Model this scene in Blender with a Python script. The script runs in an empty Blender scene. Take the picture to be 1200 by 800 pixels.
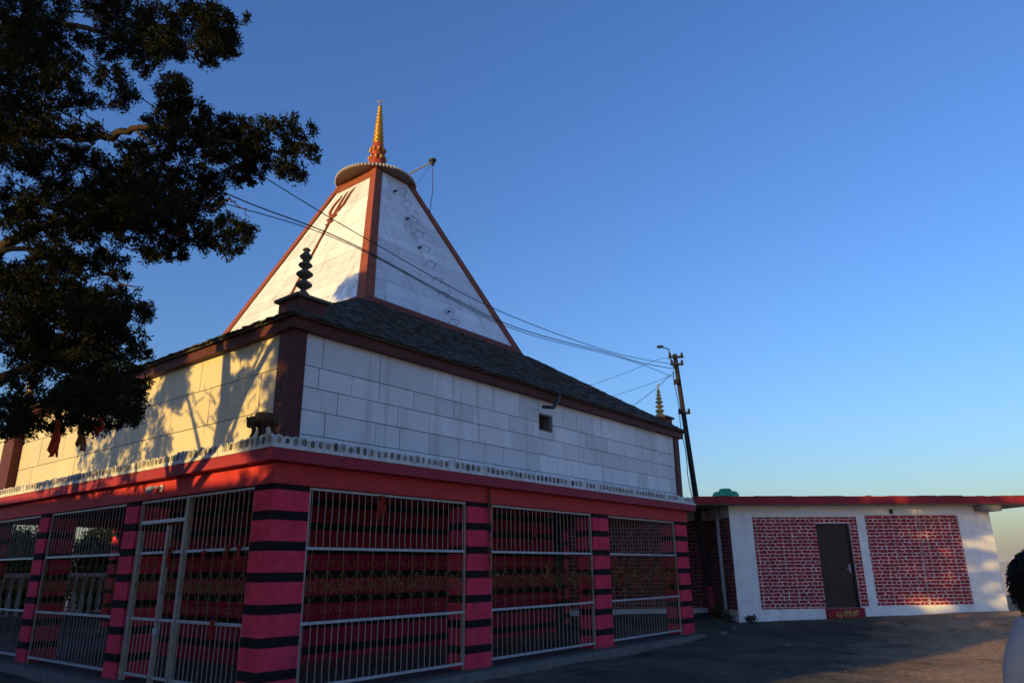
import bpy, bmesh, math, random
import numpy as np
from mathutils import Vector, Matrix
random.seed(7)
rng = np.random.default_rng(11)
R = math.radians
scene = bpy.context.scene
COL = scene.collection

# ------------------------------------------------------------------ camera, sky, sun, exposure
EYE = Vector((0.0, 0.0, 1.7))
PITCH, ROLL, FPX = 0.30702, -0.010251, 843.5
cp, sp = math.cos(PITCH), math.sin(PITCH)
FW = Vector((0, cp, sp))
_up0 = Vector((0, -sp, cp)); _rt0 = Vector((1, 0, 0))
RT = _rt0 * math.cos(ROLL) + _up0 * math.sin(ROLL)
UP = -_rt0 * math.sin(ROLL) + _up0 * math.cos(ROLL)
cam_data = bpy.data.cameras.new("camera")
cam = bpy.data.objects.new("camera", cam_data); COL.objects.link(cam)
cam_data.sensor_fit = 'HORIZONTAL'; cam_data.sensor_width = 36.0
cam_data.lens = FPX / 1200.0 * 36.0
cam_data.clip_start = 0.05; cam_data.clip_end = 60000
M = Matrix((RT, UP, -FW)).transposed().to_4x4(); M.translation = EYE
cam.matrix_world = M
scene.camera = cam

SUN_EL = R(9.0)
SD = Vector((0.75, 0.66, 0)).normalized()          # the way the light travels, on the ground
SN = Vector((0.66, -0.75, 0)).normalized()         # across it
world = bpy.data.worlds.new("World"); scene.world = world; world.use_nodes = True
wn = world.node_tree.nodes; wl = world.node_tree.links
bg = wn['Background']
sky = wn.new('ShaderNodeTexSky'); sky.sky_type = 'NISHITA'; sky.sun_disc = False
sky.sun_elevation = SUN_EL
sky.sun_rotation = math.atan2(-SD.x, -SD.y)
sky.altitude = 700; sky.air_density = 1.6; sky.dust_density = 1.6; sky.ozone_density = 4.0
wb = wn.new('ShaderNodeMix'); wb.data_type = 'RGBA'; wb.blend_type = 'MULTIPLY'; wb.inputs[0].default_value = 1.0
wb.inputs[7].default_value = (0.735, 0.865, 1.225, 1)          # the camera's cooler white balance
wl.new(sky.outputs[0], wb.inputs[6]); gm_ = wn.new('ShaderNodeGamma'); gm_.inputs[1].default_value = 1.1; wl.new(wb.outputs[2], gm_.inputs[0]); wl.new(gm_.outputs[0], bg.inputs['Color']); bg.inputs['Strength'].default_value = 0.107
sl = bpy.data.lights.new("sun", 'SUN'); sl.energy = 2.8; sl.angle = R(0.55); sl.color = (1.0, 0.66, 0.17)
so = bpy.data.objects.new("sun", sl); COL.objects.link(so)
ldir = Vector((SD.x * math.cos(SUN_EL), SD.y * math.cos(SUN_EL), -math.sin(SUN_EL)))
so.rotation_euler = ldir.to_track_quat('-Z', 'Y').to_euler(); so.location = (-30, -26, 20)
vs = scene.view_settings
scene.display_settings.display_device = 'sRGB'
vs.view_transform = 'Standard'; vs.look = 'None'; vs.gamma = 1; vs.use_curve_mapping = False
vs.exposure = 1.0

def at(px, py, y):
    """the point on the sight line of a photo pixel that lies y metres ahead"""
    d = FW * FPX + RT * (px - 600) + UP * (400 - py)
    return EYE + d * (y / d.y)

# ------------------------------------------------------------------ materials
def mat(name, col, rough=0.8, var=0.15, scale=6.0, bump=0.0, bscale=40.0, metal=0.0, stain=None, island=0.0, spec=0.3, stretch=None):
    m = bpy.data.materials.new(name); m.use_nodes = True
    n = m.node_tree.nodes; l = m.node_tree.links; b = n['Principled BSDF']
    b.inputs['Roughness'].default_value = rough; b.inputs['Metallic'].default_value = metal
    b.inputs['Specular IOR Level'].default_value = spec
    tc = n.new('ShaderNodeTexCoord'); src = tc.outputs['Object']
    if stretch:
        mp = n.new('ShaderNodeMapping'); mp.inputs['Scale'].default_value = stretch
        l.new(src, mp.inputs[0]); vsrc = mp.outputs[0]
    else: vsrc = src
    nz = n.new('ShaderNodeTexNoise'); nz.inputs['Scale'].default_value = scale; nz.inputs['Detail'].default_value = 8; nz.inputs['Roughness'].default_value = 0.65
    l.new(vsrc, nz.inputs['Vector'])
    mr = n.new('ShaderNodeMapRange'); mr.inputs[1].default_value = 0.3; mr.inputs[2].default_value = 0.7
    mr.inputs[3].default_value = 1 - var; mr.inputs[4].default_value = 1 + var
    l.new(nz.outputs['Fac'], mr.inputs[0])
    mul = n.new('ShaderNodeMix'); mul.data_type = 'RGBA'; mul.blend_type = 'MULTIPLY'; mul.inputs[0].default_value = 1
    mul.inputs[6].default_value = (*col, 1); l.new(mr.outputs[0], mul.inputs[7])
    out = mul.outputs[2]
    if stain:      # darker weathering with a shape of its own: (colour, scale vector, threshold)
        mp2 = n.new('ShaderNodeMapping'); mp2.inputs['Scale'].default_value = stain[1]; l.new(src, mp2.inputs[0])
        n2 = n.new('ShaderNodeTexNoise'); n2.inputs['Scale'].default_value = 1; n2.inputs['Detail'].default_value = 6; n2.inputs['Roughness'].default_value = 0.7
        l.new(mp2.outputs[0], n2.inputs['Vector'])
        r2 = n.new('ShaderNodeMapRange'); r2.inputs[1].default_value = stain[2]; r2.inputs[2].default_value = stain[2] + 0.18
        l.new(n2.outputs['Fac'], r2.inputs[0])
        sc_ = n.new('ShaderNodeMath'); sc_.operation = 'MULTIPLY'; sc_.inputs[1].default_value = stain[3] if len(stain) > 3 else 0.7
        l.new(r2.outputs[0], sc_.inputs[0])
        mx = n.new('ShaderNodeMix'); mx.data_type = 'RGBA'; mx.inputs[7].default_value = (*stain[0], 1)
        l.new(sc_.outputs[0], mx.inputs[0]); l.new(out, mx.inputs[6]); out = mx.outputs[2]
    if island:
        ge = n.new('ShaderNodeNewGeometry')
        m3 = n.new('ShaderNodeMapRange'); m3.inputs[3].default_value = 1 - island; m3.inputs[4].default_value = 1 + island
        l.new(ge.outputs['Random Per Island'], m3.inputs[0])
        mu = n.new('ShaderNodeMix'); mu.data_type = 'RGBA'; mu.blend_type = 'MULTIPLY'; mu.inputs[0].default_value = 1
        l.new(out, mu.inputs[6]); l.new(m3.outputs[0], mu.inputs[7]); out = mu.outputs[2]
    l.new(out, b.inputs['Base Color'])
    if bump:
        nb = n.new('ShaderNodeTexNoise'); nb.inputs['Scale'].default_value = bscale; nb.inputs['Detail'].default_value = 6
        l.new(src, nb.inputs['Vector'])
        bp = n.new('ShaderNodeBump'); bp.inputs['Strength'].default_value = bump; bp.inputs['Distance'].default_value = 0.02
        l.new(nb.outputs['Fac'], bp.inputs['Height']); l.new(bp.outputs[0], b.inputs['Normal'])
    return m

MT = {}
MT['pink_stripe'] = None
def stripe_mat(name, col, dark, z0=0.31, period=0.42, width=0.13, zmax=99):
    m = mat(name, col, 0.85, 0.22, 4, bump=0.3, bscale=22, spec=0.08, stain=((0.10, 0.045, 0.05), (3.0, 3.0, 0.6), 0.54, 0.6))
    n = m.node_tree.nodes; l = m.node_tree.links; b = n['Principled BSDF']
    src = b.inputs['Base Color'].links[0].from_socket
    tc = n.new('ShaderNodeTexCoord'); sx = n.new('ShaderNodeSeparateXYZ'); l.new(tc.outputs['Object'], sx.inputs[0])
    nz = n.new('ShaderNodeTexNoise'); nz.inputs['Scale'].default_value = 9; nz.inputs['Detail'].default_value = 4; l.new(tc.outputs['Object'], nz.inputs['Vector'])
    ws = n.new('ShaderNodeMath'); ws.operation = 'MULTIPLY_ADD'; ws.inputs[1].default_value = 0.016; l.new(nz.outputs['Fac'], ws.inputs[0]); l.new(sx.outputs['Z'], ws.inputs[2])
    s = n.new('ShaderNodeMath'); s.operation = 'SUBTRACT'; s.inputs[1].default_value = z0 + 0.008; l.new(ws.outputs[0], s.inputs[0])
    fm = n.new('ShaderNodeMath'); fm.operation = 'FLOORED_MODULO'; fm.inputs[1].default_value = period; l.new(s.outputs[0], fm.inputs[0])
    lt = n.new('ShaderNodeMath'); lt.operation = 'LESS_THAN'; lt.inputs[1].default_value = width; l.new(fm.outputs[0], lt.inputs[0])
    mx = n.new('ShaderNodeMix'); mx.data_type = 'RGBA'; mx.inputs[7].default_value = (*dark, 1)
    l.new(lt.outputs[0], mx.inputs[0]); l.new(src, mx.inputs[6]); l.new(mx.outputs[2], b.inputs['Base Color'])
    return m
def brick_mat(name, red, mortar, bw=0.27, rh=0.104, ms=0.014, swap=False):
    m = mat(name, red, 0.85, 0.2, 3)
    n = m.node_tree.nodes; l = m.node_tree.links; b = n['Principled BSDF']
    tc = n.new('ShaderNodeTexCoord')
    sx = n.new('ShaderNodeSeparateXYZ'); l.new(tc.outputs['Object'], sx.inputs[0])
    cx = n.new('ShaderNodeCombineXYZ'); l.new(sx.outputs['Y' if swap else 'X'], cx.inputs[0]); l.new(sx.outputs['Z'], cx.inputs[1])
    n1 = n.new('ShaderNodeTexNoise'); n1.inputs['Scale'].default_value = 9; n1.inputs['Detail'].default_value = 3; l.new(tc.outputs['Object'], n1.inputs['Vector'])
    v1 = n.new('ShaderNodeVectorMath'); v1.operation = 'MULTIPLY_ADD'; v1.inputs[1].default_value = (0.17, 0.06, 0); l.new(n1.outputs['Color'], v1.inputs[0]); l.new(cx.outputs[0], v1.inputs[2])
    br = n.new('ShaderNodeTexBrick'); l.new(v1.outputs[0], br.inputs['Vector'])
    br.inputs['Scale'].default_value = 1; br.inputs['Brick Width'].default_value = bw; br.inputs['Row Height'].default_value = rh
    br.inputs['Mortar Size'].default_value = ms; br.inputs['Mortar Smooth'].default_value = 0.15; br.inputs['Bias'].default_value = -0.1
    br.offset = 0.41; br.offset_frequency = 2; br.squash = 0.573; br.squash_frequency = 2
    br.inputs['Color1'].default_value = (*red, 1); br.inputs['Color2'].default_value = (red[0] * 0.7, red[1] * 0.85, red[2] * 0.9, 1)
    br.inputs['Mortar'].default_value = (*mortar, 1)
    n2 = n.new('ShaderNodeTexNoise'); n2.inputs['Scale'].default_value = 5; n2.inputs['Detail'].default_value = 8; l.new(tc.outputs['Object'], n2.inputs['Vector'])
    r2 = n.new('ShaderNodeMapRange'); r2.inputs[1].default_value = 0.3; r2.inputs[2].default_value = 0.7; r2.inputs[3].default_value = 0.6; r2.inputs[4].default_value = 1.2; l.new(n2.outputs['Fac'], r2.inputs[0])
    mu = n.new('ShaderNodeMix'); mu.data_type = 'RGBA'; mu.blend_type = 'MULTIPLY'; mu.inputs[0].default_value = 1
    l.new(br.outputs['Color'], mu.inputs[6]); l.new(r2.outputs[0], mu.inputs[7]); l.new(mu.outputs[2], b.inputs['Base Color'])
    return m

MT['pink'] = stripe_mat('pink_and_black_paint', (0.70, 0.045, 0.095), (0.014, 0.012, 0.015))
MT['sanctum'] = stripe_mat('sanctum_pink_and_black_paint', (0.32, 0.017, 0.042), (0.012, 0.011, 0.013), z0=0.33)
MT['crimson'] = mat('crimson_paint', (0.50, 0.030, 0.036), 0.7, 0.18, 4, bump=0.12, stain=((0.12, 0.02, 0.02), (1.5, 1.5, 3), 0.58, 0.6))
MT['crimson_dark'] = mat('dusty_crimson_paint', (0.32, 0.024, 0.045), 0.75, 0.2, 4, bump=0.12, stain=((0.14, 0.06, 0.05), (2, 2, 5), 0.55, 0.6))
MT['maroon'] = mat('maroon_paint', (0.085, 0.017, 0.014), 0.65, 0.22, 5, bump=0.15, stain=((0.06, 0.025, 0.02), (2, 2, 0.5), 0.55, 0.7))
MT['dustmaroon'] = mat('dusty_maroon_paint', (0.17, 0.038, 0.030), 0.75, 0.2, 5, bump=0.1)
MT['terracotta'] = mat('terracotta_paint', (0.25, 0.060, 0.024), 0.7, 0.15, 5, bump=0.1, stain=((0.2, 0.05, 0.03), (2, 2, 0.6), 0.6, 0.6))
MT['marble'] = mat('marble_slabs', (0.68, 0.70, 0.73), 0.55, 0.09, 1.6, bump=0.05, bscale=8, stain=((0.33, 0.32, 0.30), (3.2, 3.2, 0.2), 0.52, 0.6), island=0.12)
MT['cream'] = mat('cream_slabs', (0.62, 0.545, 0.40), 0.6, 0.07, 2.0, bump=0.05, bscale=8, stain=((0.42, 0.34, 0.22), (2, 2, 0.4), 0.6, 0.5), island=0.06)
MT['joint'] = mat('dark_joint', (0.15, 0.145, 0.14), 0.9)
MT['plaster'] = mat('whitewashed_plaster', (0.84, 0.82, 0.81), 0.85, 0.12, 2.5, bump=0.2, bscale=25, stain=((0.34, 0.32, 0.29), (1.6, 1.6, 0.7), 0.59, 0.6))
MT['trimwhite'] = mat('grimy_white_trim', (0.62, 0.61, 0.60), 0.8, 0.25, 9, bump=0.2, stain=((0.16, 0.15, 0.14), (9, 9, 4), 0.6, 0.7))
MT['trimdark'] = mat('dark_oval', (0.20, 0.18, 0.16), 0.9, 0.4, 14, island=0.6)  # darker tone of the flat ovals on the petals
MT['slate'] = mat('slate', (0.062, 0.060, 0.054), 0.8, 0.3, 5, bump=0.4, bscale=30, island=0.4, stain=((0.15, 0.14, 0.09), (1.2, 1.2, 1.2), 0.6, 0.5))
MT['stone'] = mat('weathered_stone', (0.10, 0.095, 0.075), 0.9, 0.35, 8, bump=0.5, bscale=30)
MT['capstone'] = mat('brown_cap', (0.22, 0.15, 0.11), 0.85, 0.2, 6, bump=0.2)
MT['caprim'] = mat('pale_fluted_rim', (0.50, 0.46, 0.40), 0.85, 0.25, 8, bump=0.2)
MT['gold'] = mat('gold_paint', (0.44, 0.235, 0.035), 0.4, 0.3, 12, metal=0.5)
MT['dullgold'] = mat('dull_gold_paint', (0.42, 0.30, 0.10), 0.5, 0.25, 12, metal=0.3)
MT['redpaint'] = mat('bright_red_paint', (0.34, 0.05, 0.018), 0.55, 0.2, 10)
MT['silver'] = mat('silver_painted_steel', (0.40, 0.41, 0.44), 0.45, 0.18, 9, metal=0.25)
MT['bar'] = mat('silver_painted_bar', (0.34, 0.29, 0.25), 0.5, 0.2, 12, metal=0.2)
MT['goldwire'] = mat('gold_painted_wire', (0.20, 0.125, 0.035), 0.6, 0.4, 12, metal=0.2)
MT['black'] = mat('black_metal', (0.02, 0.02, 0.022), 0.5, 0.2, 10)
MT['dark'] = mat('dark_interior', (0.03, 0.025, 0.025), 0.9)
MT['ceiling'] = mat('verandah_ceiling', (0.07, 0.05, 0.05), 0.9, 0.2, 3)
MT['floor'] = mat('dark_worn_floor', (0.07, 0.06, 0.06), 0.7, 0.25, 4)
MT['concrete'] = mat('rough_concrete', (0.15, 0.14, 0.135), 0.9, 0.25, 5, bump=0.4, bscale=25, stain=((0.08, 0.075, 0.07), (2, 2, 2), 0.55, 0.7))
MT['soffit'] = mat('grey_soffit', (0.22, 0.20, 0.19), 0.9, 0.2, 4)
MT['brick'] = brick_mat('painted_bricks', (0.43, 0.013, 0.020), (0.70, 0.60, 0.58), bw=0.28, ms=0.0125)
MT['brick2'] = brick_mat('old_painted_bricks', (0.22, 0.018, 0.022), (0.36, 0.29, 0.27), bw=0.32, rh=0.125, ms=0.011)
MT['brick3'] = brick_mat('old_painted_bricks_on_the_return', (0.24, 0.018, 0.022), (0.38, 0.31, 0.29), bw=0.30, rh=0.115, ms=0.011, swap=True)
MT['door'] = mat('dark_brown_door', (0.045, 0.022, 0.022), 0.45, 0.2, 3, stretch=(8, 8, 0.6))
MT['slabred'] = mat('red_slab_edge', (0.27, 0.018, 0.03), 0.75, 0.22, 3, bump=0.2, stain=((0.06, 0.02, 0.02), (1.5, 4, 6), 0.6, 0.7))
MT['green'] = mat('green_plastic', (0.03, 0.36, 0.17), 0.4, 0.15, 4)
MT['pole'] = mat('rusty_pole', (0.020, 0.015, 0.015), 0.75, 0.3, 6, bump=0.2)
MT['pipe'] = mat('grey_plastic_pipe', (0.36, 0.36, 0.38), 0.5, 0.2, 5, stain=((0.1, 0.09, 0.09), (6, 6, 1.2), 0.6, 0.7))
MT['cable'] = mat('black_cable', (0.012, 0.012, 0.013), 0.6)
MT['leaf'] = mat('dark_juniper_leaf', (0.018, 0.020, 0.009), 0.95, 0.3, 1.3, island=0.35, spec=0.03)
MT['shrub'] = mat('shrub_leaf', (0.03, 0.05, 0.018), 0.7, 0.3, 3, island=0.35)
MT['bark'] = mat('brown_bark', (0.045, 0.030, 0.021), 0.9, 0.35, 5, bump=0.7, bscale=18)
MT['redcloth'] = mat('red_prayer_cloth', (0.60, 0.055, 0.02), 0.85, 0.25, 8, bump=0.3, stain=((0.5, 0.28, 0.05), (25, 25, 25), 0.66, 0.8))
MT['darkcloth'] = mat('dark_red_cloth', (0.26, 0.022, 0.018), 0.9, 0.3, 8, bump=0.3, stain=((0.5, 0.28, 0.05), (25, 25, 25), 0.66, 0.8))
MT['browncloth'] = mat('faded_brown_cloth', (0.24, 0.09, 0.035), 0.85, 0.3, 8, bump=0.3)
MT['tinsel'] = mat('gold_tinsel', (0.42, 0.26, 0.06), 0.3, 0.4, 20, metal=0.6, island=0.4)
MT['fur'] = mat('monkey_fur', (0.075, 0.042, 0.02), 0.95, 0.4, 25, bump=0.8, bscale=120)
MT['monkeyface'] = mat('monkey_face_skin', (0.20, 0.09, 0.07), 0.7, 0.2, 20)
MT['skin'] = mat('skin', (0.28, 0.15, 0.10), 0.55, 0.08, 12)
MT['hair'] = mat('black_hair', (0.006, 0.005, 0.005), 0.5, 0.3, 30, spec=0.2)
MT['shirt'] = mat('pale_grey_cotton', (0.34, 0.32, 0.31), 0.9, 0.08, 10, bump=0.25, bscale=14)
MT['trousers'] = mat('dark_trousers', (0.05, 0.05, 0.06), 0.9, 0.1, 10)
MT['white'] = mat('white_enamel', (0.6, 0.6, 0.58), 0.4, 0.1, 6)
MT['yellowpaint'] = mat('yellow_paint', (0.52, 0.36, 0.12), 0.7, 0.3, 14)
MT['railwhite'] = mat('white_railing_paint', (0.45, 0.44, 0.43), 0.7, 0.1, 6)

# ground: trodden earth over old asphalt, coloured paler along the sun streak
gm = bpy.data.materials.new('trodden_earth'); gm.use_nodes = True
def _ground_nodes(m):
    n = m.node_tree.nodes; l = m.node_tree.links; b = n['Principled BSDF']; b.inputs['Roughness'].default_value = 0.95
    b.inputs['Specular IOR Level'].default_value = 0.15
    tc = n.new('ShaderNodeTexCoord')
    def nz(s, d=8, r=0.65):
        x = n.new('ShaderNodeTexNoise'); x.inputs['Scale'].default_value = s; x.inputs['Detail'].default_value = d; x.inputs['Roughness'].default_value = r
        l.new(tc.outputs['Object'], x.inputs['Vector']); return x.outputs['Fac']
    r1 = n.new('ShaderNodeValToRGB'); l.new(nz(0.55), r1.inputs[0])
    e = r1.color_ramp.elements
    e[0].position = 0.34; e[0].color = (0.055, 0.050, 0.046, 1); e[1].position = 0.66; e[1].color = (0.165, 0.135, 0.095, 1)
    x = r1.color_ramp.elements.new(0.5); x.color = (0.095, 0.083, 0.066, 1)
    r2 = n.new('ShaderNodeMapRange'); r2.inputs[1].default_value = 0.3; r2.inputs[2].default_value = 0.7; r2.inputs[3].default_value = 0.55; r2.inputs[4].default_value = 1.45; l.new(nz(14), r2.inputs[0])
    mu = n.new('ShaderNodeMix'); mu.data_type = 'RGBA'; mu.blend_type = 'MULTIPLY'; mu.inputs[0].default_value = 1; l.new(r1.outputs[0], mu.inputs[6]); l.new(r2.outputs[0], mu.inputs[7])
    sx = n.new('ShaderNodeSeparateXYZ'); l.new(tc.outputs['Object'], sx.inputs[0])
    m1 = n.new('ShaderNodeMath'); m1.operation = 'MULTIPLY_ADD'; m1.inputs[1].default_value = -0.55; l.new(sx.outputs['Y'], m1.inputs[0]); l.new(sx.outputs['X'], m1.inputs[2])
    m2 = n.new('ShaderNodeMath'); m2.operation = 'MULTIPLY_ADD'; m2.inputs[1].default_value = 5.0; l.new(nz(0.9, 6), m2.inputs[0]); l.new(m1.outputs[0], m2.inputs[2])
    sun_streak_mask = n.new('ShaderNodeMapRange'); sun_streak_mask.inputs[1].default_value = 0.2; sun_streak_mask.inputs[2].default_value = 3.0; l.new(m2.outputs[0], sun_streak_mask.inputs[0])
    dry = n.new('ShaderNodeMix'); dry.data_type = 'RGBA'; dry.blend_type = 'MULTIPLY'; dry.inputs[0].default_value = 1; dry.inputs[6].default_value = (0.50, 0.30, 0.17, 1); l.new(r2.outputs[0], dry.inputs[7])  # dry earth, its colour brightened where the sun streak crosses the court
    mz = n.new('ShaderNodeMix'); mz.data_type = 'RGBA'; l.new(sun_streak_mask.outputs[0], mz.inputs[0]); l.new(mu.outputs[2], mz.inputs[6]); l.new(dry.outputs[2], mz.inputs[7])
    r4 = n.new('ShaderNodeMapRange'); r4.inputs[1].default_value = 0.54; r4.inputs[2].default_value = 0.62; r4.inputs[3].default_value = 1.0; r4.inputs[4].default_value = 0.55; l.new(nz(0.8, 9, 0.75), r4.inputs[0])
    pt = n.new('ShaderNodeMix'); pt.data_type = 'RGBA'; pt.blend_type = 'MULTIPLY'; pt.inputs[0].default_value = 1; l.new(mz.outputs[2], pt.inputs[6]); l.new(r4.outputs[0], pt.inputs[7])
    l.new(pt.outputs[2], b.inputs['Base Color'])
    ad = n.new('ShaderNodeMath'); ad.operation = 'MULTIPLY_ADD'; ad.inputs[1].default_value = 2.5; l.new(nz(2.2, 6), ad.inputs[0]); l.new(nz(30, 4), ad.inputs[2])
    bp = n.new('ShaderNodeBump'); bp.inputs['Strength'].default_value = 0.9; bp.inputs['Distance'].default_value = 0.06
    l.new(ad.outputs[0], bp.inputs['Height']); l.new(bp.outputs[0], b.inputs['Normal'])
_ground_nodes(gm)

# ------------------------------------------------------------------ mesh helpers
class MB:
    def __init__(self): self.v = []; self.f = []; self.m = []
    def add(self, vs, fs, mi=0):
        o = len(self.v); self.v += [tuple(p) for p in vs]
        for q in fs: self.f.append([o + i for i in q]); self.m.append(mi)
    def box(self, x0, x1, y0, y1, z0, z1, mi=0):
        self.add([(x0, y0, z0), (x1, y0, z0), (x1, y1, z0), (x0, y1, z0), (x0, y0, z1), (x1, y0, z1), (x1, y1, z1), (x0, y1, z1)],
                 [(0, 3, 2, 1), (4, 5, 6, 7), (0, 1, 5, 4), (1, 2, 6, 5), (2, 3, 7, 6), (3, 0, 4, 7)], mi)
    def hexa(self, bottom, top, mi=0):          # two quads, same winding
        self.add(list(bottom) + list(top), [(0, 3, 2, 1), (4, 5, 6, 7), (0, 1, 5, 4), (1, 2, 6, 5), (2, 3, 7, 6), (3, 0, 4, 7)], mi)
    def tube(self, pts, r, n=6, mi=0, caps=True):
        pts = [Vector(p) for p in pts]; k = len(pts); rs = r if isinstance(r, (list, tuple)) else [r] * k
        o = len(self.v); up = None
        for i, p in enumerate(pts):
            t = (pts[min(i + 1, k - 1)] - pts[max(i - 1, 0)])
            t = t.normalized() if t.length > 1e-9 else Vector((0, 0, 1))
            if up is None:
                up = t.orthogonal().normalized()
            else:
                up = (up - t * up.dot(t)); up = up.normalized() if up.length > 1e-6 else t.orthogonal().normalized()
            s = t.cross(up)
            for j in range(n):
                a = 2 * math.pi * j / n
                self.v.append(tuple(p + (up * math.cos(a) + s * math.sin(a)) * rs[i]))
        for i in range(k - 1):
            for j in range(n):
                a = o + i * n + j; b = o + i * n + (j + 1) % n
                self.f.append([a, b, b + n, a + n]); self.m.append(mi)
        if caps:
            self.f.append([o + j for j in range(n)][::-1]); self.m.append(mi)
            self.f.append([o + (k - 1) * n + j for j in range(n)]); self.m.append(mi)
    def lathe(self, c, prof, n=24, mi=0, axis_x=(1, 0, 0), axis_y=(0, 1, 0), axis_z=(0, 0, 1)):
        c = Vector(c); ax = Vector(axis_x); ay = Vector(axis_y); az = Vector(axis_z); o = len(self.v)
        for r, z in prof:
            for j in range(n):
                a = 2 * math.pi * j / n
                self.v.append(tuple(c + ax * (r * math.cos(a)) + ay * (r * math.sin(a)) + az * z))
        for i in range(len(prof) - 1):
            for j in range(n):
                a = o + i * n + j; b = o + i * n + (j + 1) % n
                self.f.append([a, b, b + n, a + n]); self.m.append(mi)
        self.f.append([o + j for j in range(n)][::-1]); self.m.append(mi)
        self.f.append([o + (len(prof) - 1) * n + j for j in range(n)]); self.m.append(mi)
    def build(self, name, mats, parent=None, smooth=False, bevel=0.0, loc=None):
        me = bpy.data.meshes.new(name); me.from_pydata(self.v, [], self.f); me.update()
        if not isinstance(mats, (list, tuple)): mats = [mats]
        for m in mats: me.materials.append(m)
        if len(mats) > 1: me.polygons.foreach_set('material_index', self.m)
        if smooth: me.polygons.foreach_set('use_smooth', [True] * len(me.polygons))
        o = bpy.data.objects.new(name, me); COL.objects.link(o)
        if parent is not None: o.parent = parent
        if loc is not None: o.location = loc
        if bevel:
            b = o.modifiers.new('bevel', 'BEVEL'); b.width = bevel; b.segments = 2; b.limit_method = 'ANGLE'; b.angle_limit = R(40)
        return o

def tag(o, label=None, cat=None, group=None, kind=None):
    if label: o['label'] = label
    if cat: o['category'] = cat
    if group: o['group'] = group
    if kind: o['kind'] = kind
    return o
def empty(name, loc, rz=0.0):
    o = bpy.data.objects.new(name, None); COL.objects.link(o); o.location = loc; o.rotation_euler = (0, 0, rz)
    o.empty_display_size = 0.3
    return o
def copy_tree(o, parent=None):
    c = o.copy(); COL.objects.link(c)
    if parent is not None: c.parent = parent
    for ch in list(o.children): copy_tree(ch, c)
    return c
def smooth(t):
    t = max(0.0, min(1.0, t)); return t * t * (3 - 2 * t)

# ------------------------------------------------------------------ ground
def gz(x, y):
    s = smooth((y - 19.3) / 4)
    z = -0.12 + s * (0.27 + 0.022 * max(0.0, min(8.0, x - 7)))
    z += 0.15 * smooth((y - 23.6) / 1.4) * smooth((8.2 - x) / 1.2)
    r = math.hypot(x - 2, y - 12)
    if r > 34:
        t = r - 34
        z -= 55 * (1 - math.exp(-t / 90.0)) + 0.02 * min(t, 3000)
        z += 12 * math.sin(x * 0.011 + 1) * math.sin(y * 0.009) * smooth(t / 300)
    return z
mb = MB()
NA = 220; radii = [0.0]
r_ = 0.7
while r_ < 9000: radii.append(r_); r_ *= 1.055 if r_ < 60 else 1.16
mb.v.append((0, 6, gz(0, 6)))
for rr in radii[1:]:
    for k in range(NA):
        a = 2 * math.pi * k / NA; x = rr * math.sin(a); y = 6 + rr * math.cos(a)
        n_ = 0.012 * (math.sin(x * 2.1 + y * 0.7) + math.sin(y * 1.7 - x * 0.6 + 1.3)) if rr < 30 else 0
        mb.v.append((x, y, gz(x, y) + n_))
for k in range(NA): mb.f.append([0, 1 + (k + 1) % NA, 1 + k]); mb.m.append(0)
for i in range(len(radii) - 2):
    for k in range(NA):
        a = 1 + i * NA + k; b = 1 + i * NA + (k + 1) % NA
        mb.f.append([a, b, b + NA, a + NA]); mb.m.append(0)
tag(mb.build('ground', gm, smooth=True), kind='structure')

# distant hills beyond the drop
MT['hills'] = mat('wooded_hillside', (0.06, 0.075, 0.05), 0.95, 0.3, 0.004)
mb = MB(); NH = 160
prof = [(0, -160), (500, 20), (900, 0.75), (1300, 1.0), (2600, -0.3)]
rows = []
for i, (dr, hh) in enumerate(prof):
    for k in range(NH + 1):
        a = R(-65 + 130 * k / NH); h = 70 + 24 * math.sin(k * 0.21) + 14 * math.sin(k * 0.53 + 1) + 6 * math.sin(k * 1.3)
        rr = 5200 + dr + 300 * math.sin(k * 0.17 + i)
        z = -200 if i == 0 else (-60 + 0.55 * h * 0.5 if i == 1 else (-60 + h * hh if hh > 0 else -220))
        mb.v.append((rr * math.sin(a), rr * math.cos(a), z))
for i in range(len(prof) - 1):
    for k in range(NH):
        a = i * (NH + 1) + k; mb.f.append([a, a + 1, a + NH + 2, a + NH + 1]); mb.m.append(0)
tag(mb.build('hills', MT['hills'], smooth=True), kind='structure')

hz = bpy.data.materials.new('evening_haze'); hz.use_nodes = True
hz.node_tree.nodes.remove(hz.node_tree.nodes['Principled BSDF'])
pv = hz.node_tree.nodes.new('ShaderNodeVolumePrincipled'); pv.inputs['Color'].default_value = (0.80, 0.78, 0.86, 1); pv.inputs['Density'].default_value = 0.00022
pv.inputs['Anisotropy'].default_value = 0.0
hz.node_tree.links.new(pv.outputs[0], hz.node_tree.nodes['Material Output'].inputs['Volume'])
mb = MB(); mb.box(-9800, 9800, -9800, 9800, -420, 60); tag(mb.build('haze', hz), kind='stuff')

# ------------------------------------------------------------------ the temple
C0 = Vector((-3.410, 10.351, 0.0)); TROT = math.atan2(0.78257, 0.62257)
TM = Matrix.Translation(C0) @ Matrix.Rotation(TROT, 4, 'Z')
def TW(u, v, z): return TM @ Vector((u, v, z))
temple = empty('temple', C0, TROT)
tag(temple, 'white stone hill temple with slate roof, tall pyramid tower and pink striped pillars', 'temple')
LU, LV = 13.2, 12.4
PU = [(0, 0.63), (4.13, 4.80), (8.38, 9.05), (12.55, 13.2)]
PV = [(0, 0.47), (4.02, 4.50), (7.94, 8.42), (11.92, 12.4)]

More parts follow.
